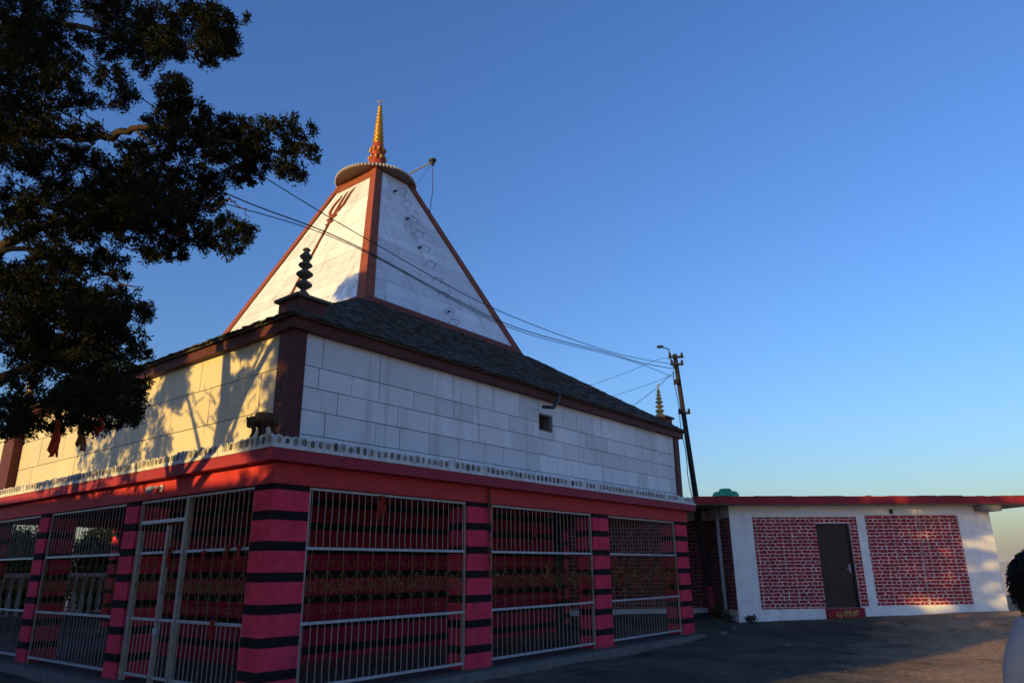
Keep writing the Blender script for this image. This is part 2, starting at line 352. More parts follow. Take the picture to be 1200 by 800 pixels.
mb = MB(); mb.box(-0.2, LU + 0.25, -0.2, LV + 0.2, -0.6, 0.02); mb.build('plinth', MT['concrete'], temple, bevel=0.012)
mb = MB(); mb.box(-0.06, LU + 0.1, -0.06, LV + 0.06, 0.02, 0.06); mb.build('verandah_floor', MT['floor'], temple)
for i, (a, b) in enumerate(PU):
    mb = MB(); mb.box(a, b, 0, PV[0][1] if i else PV[0][1], 0.05, 2.95); mb.build('pillar', MT['pink'], temple, bevel=0.008)
    mb = MB(); mb.box(a, b, LV - 0.47, LV, 0.05, 2.95); mb.build('pillar', MT['pink'], temple, bevel=0.008)
for (a, b) in PV[1:3]:
    mb = MB(); mb.box(0, 0.55, a, b, 0.05, 2.95); mb.build('pillar', MT['pink'], temple, bevel=0.008)
    mb = MB(); mb.box(LU - 0.55, LU, a, b, 0.05, 2.95); mb.build('pillar', MT['pink'], temple, bevel=0.008)
# lintel ring
o = 0.025
for nm, bx in (('lintel', (-o, LU + o, -o, 0.45)), ('lintel', (-o, LU + o, LV - 0.45, LV + o)), ('lintel', (-o, 0.5, 0.45, LV - 0.45)), ('lintel', (LU - 0.5, LU + o, 0.45, LV - 0.45))):
    mb = MB(); mb.box(*bx, 2.91, 3.215); mb.build(nm, MT['crimson'], temple, bevel=0.006)
mb = MB(); mb.box(0.3, LU - 0.3, 0.3, LV - 0.3, 3.16, 3.2); mb.build('verandah_ceiling', MT['ceiling'], temple)
# ledge over the verandah with its white strip
E_ = 0.19
mb = MB(); mb.box(-E_, LU + E_ + 0.1, -E_, LV + E_, 3.21, 3.385)
ledge = mb.build('ledge', MT['crimson_dark'], temple, bevel=0.01)
mb = MB(); e = E_ + 0.012; mb.box(-e, LU + e + 0.1, -e, LV + e, 3.386, 3.43); mb.build('white_strip', MT['trimwhite'], ledge, bevel=0.006)
# petal trim standing on the ledge
def petals(L, side):
    mb = MB(); n = int(L / 0.142); st = L / n
    for k in range(n):
        c = -E_ + 0.02 + (k + 0.5) * st; hw = st * 0.46; h = 0.15 + random.uniform(-0.016, 0.014); z0 = 3.43
        dv = random.uniform(-0.006, 0.006); y0, y1 = -E_ + dv, -E_ + 0.05 + dv
        def P(a, d, z): return (a, d, z) if side == 'r' else (d, a, z)
        tilt = random.uniform(-0.008, 0.008)
        prof = [(-hw, 0), (hw, 0), (hw, h * 0.62), (hw * 0.72, h * 0.9), (0.0, h), (-hw * 0.72, h * 0.9), (-hw, h * 0.62)]
        fr = [P(c + a + tilt * z / h, y0, z0 + z) for a, z in prof]; bk = [P(c + a + tilt * z / h, y1, z0 + z) for a, z in prof]
        m = len(prof); idx = list(range(m)); fl = side == 'r'
        mb.add(fr + bk, [idx if fl else idx[::-1], [m + i for i in (idx[::-1] if fl else idx)]] + [([i, m + i, m + (i + 1) % m, (i + 1) % m] if fl else [i, (i + 1) % m, m + (i + 1) % m, m + i]) for i in range(m)], 0)
        if random.random() < 0.93:
            ew = hw * random.uniform(0.55, 0.8); eh = h * random.uniform(0.34, 0.45); K = 10; yy = y0 - 0.004
            ov = [P(c + ew * math.cos(2 * math.pi * j / K), yy, z0 + h * 0.48 + eh * math.sin(2 * math.pi * j / K)) for j in range(K)]
            mb.add(ov, [list(range(K)) if fl else list(range(K))[::-1]], 1)
    return mb
petals(LU + 0.38, 'r').build('petal_trim', [MT['trimwhite'], MT['trimdark']], temple)
petals(LV + 0.36, 'l').build('petal_trim', [MT['trimwhite'], MT['trimdark']], temple)

# upper storey: backing walls with a small opening, stone slabs set on them
I0, I1u, I1v = 0.38, 13.78, 12.25
WIN = (6.9, 7.42, 4.69, 5.07)
mb = MB()
mb.box(I0 + 0.02, WIN[0], I0 + 0.02, I0 + 0.3, 3.386, 5.58); mb.box(WIN[1], I1u - 0.02, I0 + 0.02, I0 + 0.3, 3.386, 5.58)
mb.box(WIN[0], WIN[1], I0 + 0.02, I0 + 0.3, 3.386, WIN[2]); mb.box(WIN[0], WIN[1], I0 + 0.02, I0 + 0.3, WIN[3], 5.58)
mb.box(I0 + 0.02, I0 + 0.3, I0 + 0.3, I1v - 0.02, 3.386, 5.58); mb.box(I1u - 0.3, I1u - 0.02, I0 + 0.3, I1v - 0.02, 3.386, 5.58)
mb.box(I0 + 0.3, I1u - 0.3, I1v - 0.3, I1v - 0.02, 3.386, 5.58)
mb.build('upper_wall', MT['joint'], temple)
def slabs(rows, a0, a1, wmin, wmax, hole=None, seed=1, gap=0.007):
    rg = random.Random(seed); out = []
    for (z0, z1) in rows:
        x = a0; first = True
        while x < a1 - 0.05:
            w = rg.uniform(wmin, wmax) * (rg.uniform(0.25, 1) if first else 1); first = False
            x2 = min(a1, x + w)
            if a1 - x2 < 0.3: x2 = a1
            rs = [(x, x2, z0, z1)]
            if hole and x < hole[1] and x2 > hole[0] and z0 < hole[3] and z1 > hole[2]:
                rs = []
                if x < hole[0]: rs.append((x, hole[0], z0, z1))
                if x2 > hole[1]: rs.append((hole[1], x2, z0, z1))
                xa, xb = max(x, hole[0]), min(x2, hole[1])
                if z0 < hole[2]: rs.append((xa, xb, z0, hole[2]))
                if z1 > hole[3]: rs.append((xa, xb, hole[3], z1))
            for q in rs: out.append((q[0] + gap, q[1] - gap, q[2] + gap, q[3] - gap))
            x = x2
    return out
mb = MB()
for (a, b, z0, z1) in slabs([(3.42, 3.75), (3.75, 4.14), (4.14, 4.51), (4.51, 4.86), (4.86, 5.42)], 0.58, 13.56, 0.55, 1.45, WIN, 5):
    d = random.uniform(0, 0.006); mb.box(a, b, I0 - d, I0 + 0.021, z0, z1)
mb.build('stone_cladding', MT['marble'], temple)
mb = MB()
for (a, b, z0, z1) in slabs([(3.42, 4.15), (4.15, 4.81), (4.81, 5.42)], 0.66, 11.55, 0.95, 1.8, None, 9):
    d = random.uniform(0, 0.004); mb.box(I0 - d, I0 + 0.021, a, b, z0, z1)
mb.build('cream_cladding', MT['cream'], temple)
# the opening: frame and a dark box behind it
mb = MB(); w0, w1, z0, z1 = WIN
mb.box(w0, w1, I0 + 0.28, I0 + 0.30, z0, z1, 0)
for bx in ((w0, w0 + 0.03, z0, z1), (w1 - 0.09, w1, z0, z1), (w0 + 0.03, w1 - 0.09, z0, z0 + 0.03), (w0 + 0.03, w1 - 0.09, z1 - 0.03, z1)):
    mb.box(bx[0], bx[1], I0 + 0.01, I0 + 0.28, bx[2], bx[3], 1)
mb.build('window', [MT['dark'], MT['concrete']], temple)
# pilasters at the corners, grooved
mb = MB()
mb.box(I0 - 0.05, 0.60, I0 - 0.05, 0.70, 3.42, 5.40)
for k in range(0): mb.box(0.385 + k * 0.075, 0.42 + k * 0.075, I0 - 0.066, I0 - 0.05, 3.45, 5.38)
for k in range(0): mb.box(I0 - 0.066, I0 - 0.05, 0.40 + k * 0.1, 0.45 + k * 0.1, 3.45, 5.38)
mb.build('pilaster', MT['maroon'], temple, bevel=0.006)
mb = MB(); mb.box(I1u - 0.24, I1u + 0.05, I0 - 0.05, I0 + 0.3, 3.42, 5.40); mb.build('pilaster', MT['maroon'], temple, bevel=0.006)
mb = MB(); mb.box(I0 - 0.2, I0 + 0.35, 11.55, 12.28, 3.42, 5.40); mb.build('pilaster', MT['maroon'], temple, bevel=0.006)
# fascia ring under the eaves
F0, F1u, F1v = 0.25, 14.0, 12.4
for bx in ((F0, F1u, F0, F0 + 0.12), (F0, F1u, F1v - 0.12, F1v), (F0, F0 + 0.12, F0 + 0.12, F1v - 0.12), (F1u - 0.12, F1u, F0 + 0.12, F1v - 0.12)):
    mb = MB(); mb.box(*bx, 5.385, 5.62); mb.build('fascia', MT['maroon'], temple, bevel=0.006)
mb = MB(); mb.box(F0 + 0.11, F1u - 0.11, F0 + 0.11, F1v - 0.11, 5.55, 5.6); mb.build('eave_soffit', MT['maroon'], temple)

# slate roof from the eaves up to the tower
TC = (6.85, 6.39); TA = (2.95, 3.37); TB = (0.81, 0.95); ZB, ZT = 7.49, 12.75
def lerp(a, b, t): return tuple(a[i] + (b[i] - a[i]) * t for i in range(3))
er = 0.17
ev = [(er, er, 5.60), (F1u + 0.08, er, 5.60), (F1u + 0.08, F1v + 0.08, 5.60), (er, F1v + 0.08, 5.60)]
tb = [(TC[0] - TA[0] - .1, TC[1] - TA[1] - .1, ZB + .05), (TC[0] + TA[0] + .1, TC[1] - TA[1] - .1, ZB + .05), (TC[0] + TA[0] + .1, TC[1] + TA[1] + .1, ZB + .05), (TC[0] - TA[0] - .1, TC[1] + TA[1] + .1, ZB + .05)]
mb = MB()
for k in range(4):
    A, B, Cq, D = ev[k], ev[(k + 1) % 4], tb[(k + 1) % 4], tb[k]
    nrm = (Vector(B) - Vector(A)).cross(Vector(D) - Vector(A)).normalized()
    dn = nrm * 0.05
    mb.add([Vector(p) - dn for p in (A, B, Cq, D)] + [Vector(p) - dn * 0.2 for p in (A, B, Cq, D)], [(3, 2, 1, 0), (4, 5, 6, 7), (0, 1, 5, 4), (1, 2, 6, 5), (2, 3, 7, 6), (3, 0, 4, 7)])
    nr = 42
    for r in range(nr):
        t0 = r / nr; t1 = (r + 1.75) / nr
        L = (Vector(lerp(B, Cq, t0)) - Vector(lerp(A, D, t0))).length
        x = -random.uniform(0.0, 0.15)
        while x < L:
            w = random.uniform(0.09, 0.22)
            s0, s1 = max(0, x) / L, min(L, x + w) / L
            if s1 - s0 > 0.004:
                lo = t0 - random.uniform(0.0, 0.010) - (random.uniform(0, 0.012) if r == 0 else 0)
                lift = random.uniform(0.012, 0.038); tw = random.uniform(-0.012, 0.012)
                def Q(s, t): return Vector(lerp(lerp(A, B, s), lerp(D, Cq, s), t))
                tt = min(1.0, t1)
                p = [Q(s0, lo) + nrm * (lift + tw), Q(s1, lo) + nrm * (lift - tw), Q(s1, tt) + nrm * 0.006, Q(s0, tt) + nrm * 0.006]
                th = nrm * 0.018
                mb.hexa([q - th for q in p], p)
            x += w + 0.006
mb.build('slate_roof', MT['slate'], temple)
# drain spout hanging from the eave
mb = MB(); mb.tube([(7.42, 0.2, 5.62), (7.36, 0.12, 5.5), (7.1, 0.04, 5.28), (7.0, 0.02, 5.17), (6.9, 0.0, 5.14), (6.55, 0.0, 5.1)], 0.04, 8)
mb.build('drain_spout', MT['black'], temple, smooth=True)

# tower
def tp(su, sv, z):
    t = (z - ZB) / (ZT - ZB); a = TA[0] + (TB[0] - TA[0]) * t; b = TA[1] + (TB[1] - TA[1]) * t
    return Vector((TC[0] + su * a, TC[1] + sv * b, z))
tower = MB()
ZL = ZB - 0.35
q0 = [tp(-1, -1, ZL), tp(1, -1, ZL), tp(1, 1, ZL), tp(-1, 1, ZL)]; q1 = [tp(-1, -1, ZT + .3), tp(1, -1, ZT + .3), tp(1, 1, ZT + .3), tp(-1, 1, ZT + .3)]
sh = 0.03
cen = Vector((TC[0], TC[1], 0))
def inset(p): d = Vector((TC[0] - p.x, TC[1] - p.y, 0)); return p + d.normalized() * sh
tower.hexa([inset(p) for p in q0], [inset(p) for p in q1])
tower_o = tower.build('tower', MT['joint'], temple)
def face_frame(k):
    c = [(-1, -1), (1, -1), (1, 1), (-1, 1)]; a = c[k]; b = c[(k + 1) % 4]
    def P(s, z):               # s 0..1 along the face at height z
        return tp(a[0], a[1], z).lerp(tp(b[0], b[1], z), s)
    n = (P(1, ZB) - P(0, ZB)).cross(P(0, ZT) - P(0, ZB)).normalized()
    return P, n
rg = random.Random(3)
for k in range(4):
    P, n = face_frame(k); mb = MB()
    zs = [7.75]
    while zs[-1] < 12.3: zs.append(zs[-1] + rg.uniform(0.3, 0.46))
    zs[-1] = 12.62 if k else 12.95
    for z0, z1 in zip(zs[:-1], zs[1:]):
        W0 = (P(1, z0) - P(0, z0)).length
        m0 = 0.24 / W0; m1 = 0.24 / (P(1, z1) - P(0, z1)).length
        cuts = [0.0]; x = rg.uniform(0.3, 1.8)
        while x < W0 - 0.9: cuts.append(x / W0); x += rg.uniform(1.4, 2.6)
        cuts.append(1.0)
        for s0, s1 in zip(cuts[:-1], cuts[1:]):
            g = 0.004 / W0; f0 = lambda s: m0 + (1 - 2 * m0) * s; f1 = lambda s: m1 + (1 - 2 * m1) * s
            q = [P(f0(s0) + g, z0 + .004), P(f0(s1) - g, z0 + .004), P(f1(s1) - g, z1 - .004), P(f1(s0) + g, z1 - .004)]
            d = n * (0.006 + rg.uniform(0, 0.004))
            mb.hexa([p - n * 0.03 for p in q], [p + d for p in q])
    mb.build('stone_facing', MT['marble'] if k != 3 else MT['marble'], tower_o)
    for z0, z1, th in ((7.42, 7.75, 0.05),) + (((12.62, 12.98, 0.03),) if k else ()):      # terracotta band at the foot and at the top
        mb = MB(); q = [P(0.0, z0), P(1.0, z0), P(1.0, z1), P(0.0, z1)]
        mb.hexa([p - n * 0.05 for p in q], [p + n * th for p in q])
        mb.build('terracotta_band', MT['terracotta'] if z0 > 10 else MT['dustmaroon'], tower_o)
for (su, sv) in ((-1, -1), (1, -1), (1, 1), (-1, 1)):      # corner ribs
    mb = MB(); ring = []
    for z, w in ((7.40, 0.30), (12.97, 0.235)):
        p = tp(su, sv, z); o = 0.055
        a = p + Vector((su * o, sv * o, 0)); b = a + Vector((-su * w, 0, 0)); c = a + Vector((-su * w, -sv * w, 0)); d = a + Vector((0, -sv * w, 0))
        qs = [a, b, c, d]
        if su * sv > 0: qs = [a, d, c, b]
        ring.append(qs)
    mb.hexa(ring[0][::-1], ring[1][::-1]); mb.build('corner_rib', MT['terracotta'], tower_o, bevel=0.01)
# cap: a broad ribbed disc
mb = MB()
mb.lathe((TC[0], TC[1], 0), [(0.70, 12.99), (1.12, 13.0), (1.20, 13.005), (1.215, 13.02), (1.215, 13.07), (1.19, 13.09), (0.9, 13.28), (0.6, 13.46), (0.36, 13.62), (0.3, 13.66)], 64)
cap = mb.build('tower_cap', MT['capstone'], temple)
mb = MB()
for j in range(72):
    a = 2 * math.pi * j / 72; c_, s_ = math.cos(a), math.sin(a)
    pts = [(TC[0] + r * c_, TC[1] + r * s_, z) for r, z in ((1.212, 13.005), (1.222, 13.04), (1.20, 13.085), (1.0, 13.2))]
    mb.tube(pts, 0.024, 5)
mb.build('rim_flutes', MT['caprim'], cap, smooth=True)
# main finial
mb = MB()
pr = [(0.30, 13.84), (0.33, 13.90), (0.26, 14.02)]
mb.lathe((TC[0], TC[1], 0), [(0.33, 13.60), (0.30, 13.70), (0.25, 13.78), (0.22, 13.82), (0.25, 13.90), (0.235, 13.98), (0.18, 14.05), (0.195, 14.09), (0.225, 14.2), (0.215, 14.34), (0.17, 14.46), (0.14, 14.5)], 20, 1)
for j in range(10):
    a = 2 * math.pi * j / 10
    for zz, rr in ((13.92, 0.235), (14.22, 0.21)):
        c_, s_ = math.cos(a + zz), math.sin(a + zz)
        mb.tube([(TC[0] + rr * c_, TC[1] + rr * s_, zz - 0.07), (TC[0] + (rr + .03) * c_, TC[1] + (rr + .03) * s_, zz + 0.02), (TC[0] + (rr - .03) * c_, TC[1] + (rr - .03) * s_, zz + 0.12)], [0.02, 0.05, 0.012], 6, 0)
prof = [(0.15, 14.48)]
z = 14.5
for k in range(9):
    rr = 0.185 - k * 0.0125; h = 0.155 - k * 0.004
    prof += [(rr * 0.55, z), (rr * 0.92, z + h * 0.3), (rr, z + h * 0.5), (rr * 0.92, z + h * 0.7), (rr * 0.55, z + h)]; z += h
prof += [(0.05, z + 0.02), (0.075, z + 0.07), (0.05, z + 0.13), (0.018, z + 0.2), (0.012, z + 0.26)]
mb.lathe((TC[0], TC[1], 0), prof, 16, 0)
zt_ = z + 0.26
fin = mb.build('tower_finial', [MT['gold'], MT['redpaint']], temple, smooth=True)
mb = MB(); pts = []
for j in range(13):
    a = R(-200 + 220 * j / 12); pts.append((TC[0] + 0.085 * math.cos(a) * 0.62, TC[1] - 0.085 * math.cos(a) * 0.78, zt_ + 0.11 + 0.095 * math.sin(a)))
mb.tube(pts, [0.006 + 0.012 * math.sin(math.pi * j / 12) for j in range(13)], 6)
mb.tube([(TC[0], TC[1], zt_ - .02), (TC[0], TC[1], zt_ + 0.05)], 0.008, 5)
mb.build('crescent', MT['dullgold'], fin, smooth=True)
# bracket with a loudspeaker at the cap
mb = MB(); a = Vector((7.4, 5.5, 13.34)); b = Vector((7.9, 5.05, 13.82))
mb.tube([a, b], 0.022, 6)
arm = mb.build('speaker_bracket', MT['dullgold'], temple)
mb = MB(); mb.lathe(b + Vector((0.02, -0.02, -0.08)), [(0.05, -0.02), (0.06, 0.03), (0.12, 0.13), (0.125, 0.16), (0.06, 0.17)], 12)
mb.box(b.x - 0.06, b.x + 0.07, b.y - 0.07, b.y + 0.05, b.z - 0.02, b.z + 0.1)
mb.build('loudspeaker', MT['black'], arm)
mb = MB(); mb.tube([b, b + Vector((0.03, -0.02, -0.4)), b + Vector((0.05, -0.03, -0.9)), b + Vector((0.03, -0.02, -1.2)), b + Vector((-0.05, 0.0, -1.9))], 0.012, 5)
mb.tube([b + Vector((0, 0, -.05)), b + Vector((-0.15, 0.12, -0.4)), b + Vector((-0.3, 0.25, -0.75))], 0.005, 4)
mb.build('speaker_wire', MT['black'], arm)
# trident relief on the sunlit face (k = 3: from (-1,1) to (-1,-1))
PL, nL = face_frame(3)
def onL(v, z):
    t = (z - ZB) / (ZT - ZB); b = TA[1] + (TB[1] - TA[1]) * t
    s = (TC[1] + b - v) / (2 * b); return PL(s, z) + nL * 0.03
mb = MB()
mb.tube([onL(6.66, 7.95), onL(6.62, 11.45)], 0.034, 6)
for pts, rs in (([(6.62, 11.4), (6.58, 11.7), (6.54, 12.05), (6.5, 12.42)], [.04, .04, .035, .010]),
                ([(6.62, 11.55), (6.8, 11.6), (6.9, 11.75), (6.87, 12.0), (6.76, 12.2), (6.7, 12.36)], [.032, .04, .042, .04, .03, .010]),
                ([(6.62, 11.55), (6.45, 11.66), (6.33, 11.85), (6.3, 12.1), (6.27, 12.3), (6.17, 12.47)], [.032, .04, .042, .04, .03, .010])):
    mb.tube([onL(*p) for p in pts], rs, 6)
mb.tube([onL(6.78, 11.38), onL(6.45, 11.5)], 0.05, 6); mb.tube([onL(6.74, 11.2), onL(6.48, 11.28)], 0.035, 6)
mb.build('trident_relief', MT['terracotta'], tower_o, smooth=True)
# climbing rungs and small lamps up the shaded face (k = 0)
PR_, nR = face_frame(0)
def onR(u, z, d=0.0):
    t = (z - ZB) / (ZT - ZB); a = TA[0] + (TB[0] - TA[0]) * t
    s = (u - TC[0] + a) / (2 * a); return PR_(s, z) + nR * d
for i, z in enumerate((12.38, 11.9, 11.3, 10.78, 10.25, 9.72, 9.17, 8.7, 8.2, 7.85)):
    u0 = 6.86 + 0.012 * i; hw = 0.15; mb = MB()
    mb.tube([onR(u0 - hw, z - 0.03, 0.0), onR(u0 - hw, z, 0.15), onR(u0 + hw, z, 0.15), onR(u0 + hw, z - 0.03, 0.0)], 0.008, 5)
    mb.build('rung', MT['black'], tower_o)
for (u, z) in ((6.52, 12.2), (6.62, 11.2), (6.70, 10.2), (6.92, 8.15)):
    mb = MB(); c = onR(u, z, 0.02)
    mb.lathe(c, [(0.02, 0), (0.03, 0.03), (0.055, 0.08), (0.05, 0.09), (0.02, 0.085)], 10, 0, RT, FW, nR)
    mb.build('flood_lamp', MT['black'], tower_o)

# corner pedestals with finials
def pedestal(u, v, h=0.27, zb=5.6, ztop=5.94):
    mb = MB(); mb.box(u - h, u + h, v - h, v + h, zb, ztop); o = mb.build('pedestal', MT['maroon'], temple, bevel=0.008)
    mb = MB(); mb.box(u - h - 0.06, u + h + 0.06, v - h - 0.06, v + h + 0.06, ztop + 0.002, ztop + 0.06); mb.build('pedestal_cap', MT['stone'], o, bevel=0.008)
    return o
pedestal(0.64, 0.60)
mb = MB()
def lens(r, z, h): return [(0.045, z - h), (r * 0.55, z - h * 0.72), (r * 0.9, z - h * 0.25), (r, z), (r * 0.9, z + h * 0.25), (r * 0.55, z + h * 0.72), (0.045, z + h)]
prof = [(0.17, 6.0), (0.15, 6.06), (0.08, 6.14), (0.045, 6.18)]
for r, z, h in ((0.142, 6.28, 0.085), (0.142, 6.47, 0.085), (0.12, 6.635, 0.07), (0.108, 6.79, 0.08), (0.07, 6.915, 0.03)): prof += lens(r, z, h)
mb.lathe((0.62, 0.58, 0), prof, 16); mb.build('corner_finial', MT['stone'], temple, smooth=True)['label'] = 'weathered grey finial of five stacked discs'
def gold_finial(u, v):
    mb = MB(); prof = [(0.16, 5.98), (0.17, 6.03), (0.10, 6.12)]
    for r, z, h in ((0.14, 6.2, 0.07), (0.13, 6.34, 0.06), (0.12, 6.47, 0.055), (0.10, 6.585, 0.05), (0.08, 6.685, 0.045)): prof += lens(r, z, h)
    prof += [(0.05, 6.76), (0.06, 6.80), (0.03, 6.86), (0.012, 6.95), (0.03, 6.98), (0.008, 7.06)]
    mb.lathe((u, v, 0), prof, 14); mb.build('corner_finial', MT['dullgold'], temple, smooth=True)['label'] = 'gold painted finial of stacked discs'
pedestal(13.42, 0.62, 0.22); gold_finial(13.40, 0.66)
pedestal(0.6, 12.05, 0.24); gold_finial(0.45, 12.02)
pedestal(13.5, 12.0, 0.24); gold_finial(13.5, 12.0)
# sanctum inside the verandah
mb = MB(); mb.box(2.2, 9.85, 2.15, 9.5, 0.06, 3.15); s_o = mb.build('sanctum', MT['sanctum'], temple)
mb = MB(); mb.box(9.852, 10.9, 2.6, 9.4, 0.061, 3.15); mb.build('inner_shade_block', MT['dark'], s_o)  # solid dark box painted in for the shade of an opening
mb = MB(); mb.box(2.12, 9.85, 2.05, 2.148, 0.061, 0.22); mb.build('sanctum_step', MT['maroon'], s_o, bevel=0.01)

# ------------------------------------------------------------------ metal grilles between the pillars
def bar_run(a, d, z0, z1, r, bend=0.0):
    mb = MB(); k = 4
    mb.tube([(a + bend * math.sin(i * 1.7) * (0 < i < k), d, z0 + (z1 - z0) * i / k) for i in range(k + 1)], r, 5, caps=False)
    return mb
SCROLL = {}
def scroll_mesh():
    mb = MB(); r = 0.0042
    def arc(cx, cz, rad, a0, a1, n=10, spiral=0.0):
        return [(cx + (rad * (1 - spiral * i / n)) * math.cos(R(a0 + (a1 - a0) * i / n)), 0, cz + (rad * (1 - spiral * i / n)) * math.sin(R(a0 + (a1 - a0) * i / n))) for i in range(n + 1)]
    for s in (1, -1):
        mb.tube([(0, 0, s * 0.21), (0.075, 0, s * 0.12), (0.135, 0, s * 0.06)], r, 4, caps=False)
        mb.tube([(0, 0, s * 0.21), (-0.075, 0, s * 0.12), (-0.135, 0, s * 0.06)], r, 4, caps=False)
        for q in (1, -1):
            mb.tube(arc(q * 0.06, s * 0.30, 0.05, 180 if q > 0 else 0, (180 if q > 0 else 0) - s * q * 300, 11, 0.45), r, 4, caps=False)
    mb.tube(arc(0, 0, 0.062, 0, 360, 14), r, 4, caps=False)
    mb.tube(arc(0.0, 0, 0.03, 0, 360, 8), r, 4, caps=False)
    for q in (1, -1):
        mb.tube(arc(q * 0.105, 0.0, 0.045, 90, 90 + q * 320, 12, 0.5), r, 4, caps=False)
        mb.tube(arc(q * 0.09, 0.065, 0.03, 0, 330, 9, 0.3), r, 4, caps=False)
        mb.tube(arc(q * 0.09, -0.065, 0.03, 0, 330, 9, 0.3), r, 4, caps=False)
    return mb
def grille(name, label, a0, a1, side, nbar=27, nmid=12, gate=False, group='metal grilles between the striped pillars'):
    L = a1 - a0
    p = TW(a0, 0.06, 0.06) if side == 'r' else TW(0.06, a1, 0.06)
    g = empty(name, p, TROT if side == 'r' else TROT - math.pi / 2)
    tag(g, label, 'gate' if gate else 'grille', group)
    Z = lambda z: z - 0.06
    def rail(z, h, nm='rail', x0=0.0, x1=L):
        mb = MB(); mb.box(x0, x1, -0.022, 0.022, Z(z) - h / 2, Z(z) + h / 2); mb.build(nm, MT['silver'], g, bevel=0.004)
    rail(2.885, 0.04); rail(2.03, 0.042); rail(1.0, 0.042); rail(0.165, 0.042)
    for x in (0.015, L - 0.015):
        mb = MB(); mb.box(x - 0.02, x + 0.02, -0.018, 0.018, Z(0.06), Z(2.86)); mb.build('frame_post', MT['bar'], g)
    src = {}
    for kind, z0, z1, n, m, r in (('bar', 2.055, 2.865, nbar, MT['bar'], 0.0068), ('bar', 0.19, 0.975, nbar, MT['bar'], 0.0068), ('middle_bar', 1.025, 2.005, nmid, MT['goldwire'], 0.0068)):
        for i in range(n):
            x = L * (i + 0.5) / n
            key = (kind, z0, i % 3)
            if key not in src:
                src[key] = bar_run(0, 0, Z(z0), Z(z1), r, random.choice((0.004, -0.005, 0.003))).build(kind, m, g); o = src[key]
            else:
                o = src[key].copy(); COL.objects.link(o); o.parent = g
            o.location = (x + random.uniform(-0.006, 0.006), random.uniform(-0.004, 0.004), 0)
    for i in range(nmid):
        x = L * (i + 0.5) / nmid
        if 'me' not in SCROLL: SCROLL['me'] = scroll_mesh().build('scroll', MT['goldwire'], g); o = SCROLL['me']
        else: o = SCROLL['me'].copy(); COL.objects.link(o); o.parent = g
        o.location = (x, -0.012, Z(1.50)); o.scale = (L / nmid / 0.29, 1, 1.05)
    if gate:      # posts of the wicket door: v grows to the left, x runs the other way
        for v, w, z1, nm in ((2.37, 0.034, 2.86, 'gate_post'), (2.93, 0.034, 2.45, 'gate_stile'), (3.86, 0.022, 2.4, 'gate_stile')):
            mb = MB(); x = a1 - v; mb.box(x - w, x + w, -0.045, 0.03, Z(0.06), Z(z1)); mb.build(nm, MT['bar'], g, bevel=0.004)
        mb = MB(); mb.box(a1 - 3.86, a1 - 2.37, -0.05, 0.02, Z(2.50), Z(2.56)); mb.build('transom', MT['silver'], g, bevel=0.004)
        mb = MB(); mb.box(a1 - 2.95, a1 - 2.82, -0.07, -0.045, Z(0.78), Z(0.88)); mb.build('lock', MT['silver'], g, bevel=0.004)
    return g
grille('metal_grille', 'silver metal grille with gold scrolls right beside the big corner pillar', 0.65, 4.11, 'r')
grille('metal_grille', 'silver metal grille in the middle bay, just right of the garlanded pillar', 4.82, 8.36, 'r', 25, 12)
grille('metal_grille', 'silver metal grille in the far bay of the shaded front, hung thick with red cloths', 9.07, 12.53, 'r', 25, 12)
grille('gate_grille', 'silver metal grille with a wicket gate and thick posts left of the corner pillar', 0.49, 4.0, 'l', 27, 12, gate=True)
grille('metal_grille', 'dark metal grille left of the gate bay with bright sky showing through its top', 4.52, 7.92, 'l', 25, 12)
grille('metal_grille', 'dark metal grille at the left edge of the photo with white balusters behind', 8.44, 11.9, 'l', 25, 12)

# red cloths and tinsel tied to the grilles
def tied_cloth(u, v, z, label, size=0.12, m='darkcloth', tails=3, seed=0):
    rg = random.Random(seed); mb = MB()
    for t in range(tails):
        pts = []; x = rg.uniform(-0.4, 0.4) * size; L = size * rg.uniform(1.2, 2.2); w = size * rg.uniform(0.18, 0.3); ph = rg.uniform(0, 6)
        prev = None; k = 6; o = len(mb.v)
        for i in range(k + 1):
            f = i / k; a = x * f + 0.15 * size * math.sin(ph + 4 * f); d = -0.02 - 0.02 * math.sin(ph + 5 * f); ww = w * (0.5 + 0.8 * f)
            mb.v += [(a - ww, d, -L * f), (a, d - 0.018, -L * f - 0.004), (a + ww, d + 0.006, -L * f)]
        for i in range(k):
            for c in (0, 1): mb.f.append([o + i * 3 + c, o + i * 3 + c + 1, o + i * 3 + c + 4, o + i * 3 + c + 3]); mb.m.append(0)
    mb.lathe((0, -0.015, 0), [(0.1 * size, -0.25 * size), (0.3 * size, -0.1 * size), (0.32 * size, 0.1 * size), (0.1 * size, 0.25 * size)], 8)
    p = TW(u, v, z)
    o = mb.build('tied_cloth', MT[m]); o.location = p
    o.rotation_euler = (0, 0, TROT if v <= 0.1 else TROT - math.pi / 2)
    s_ = o.modifiers.new('thick', 'SOLIDIFY'); s_.thickness = 0.004
    tag(o, label, 'cloth', 'prayer cloths tied to the grilles')
tied_cloth(2.05, 0.03, 2.84, 'red cloth bow tied near the top of the grille beside the corner pillar', 0.16, seed=1, tails=4)
tied_cloth(6.55, 0.03, 1.75, 'orange brown cloth tied on the scrolls of the middle bay grille', 0.12, 'browncloth', seed=2)
tied_cloth(7.0, 0.03, 1.30, 'red cloth with pale tail low on the middle bay grille', 0.13, seed=3)
tied_cloth(6.2, 0.03, 2.5, 'small red cloth high on the middle bay grille', 0.1, seed=4)
tied_cloth(7.75, 0.03, 1.35, 'red cloth knotted at the right end of the middle bay grille', 0.14, seed=5)
k_ = 0
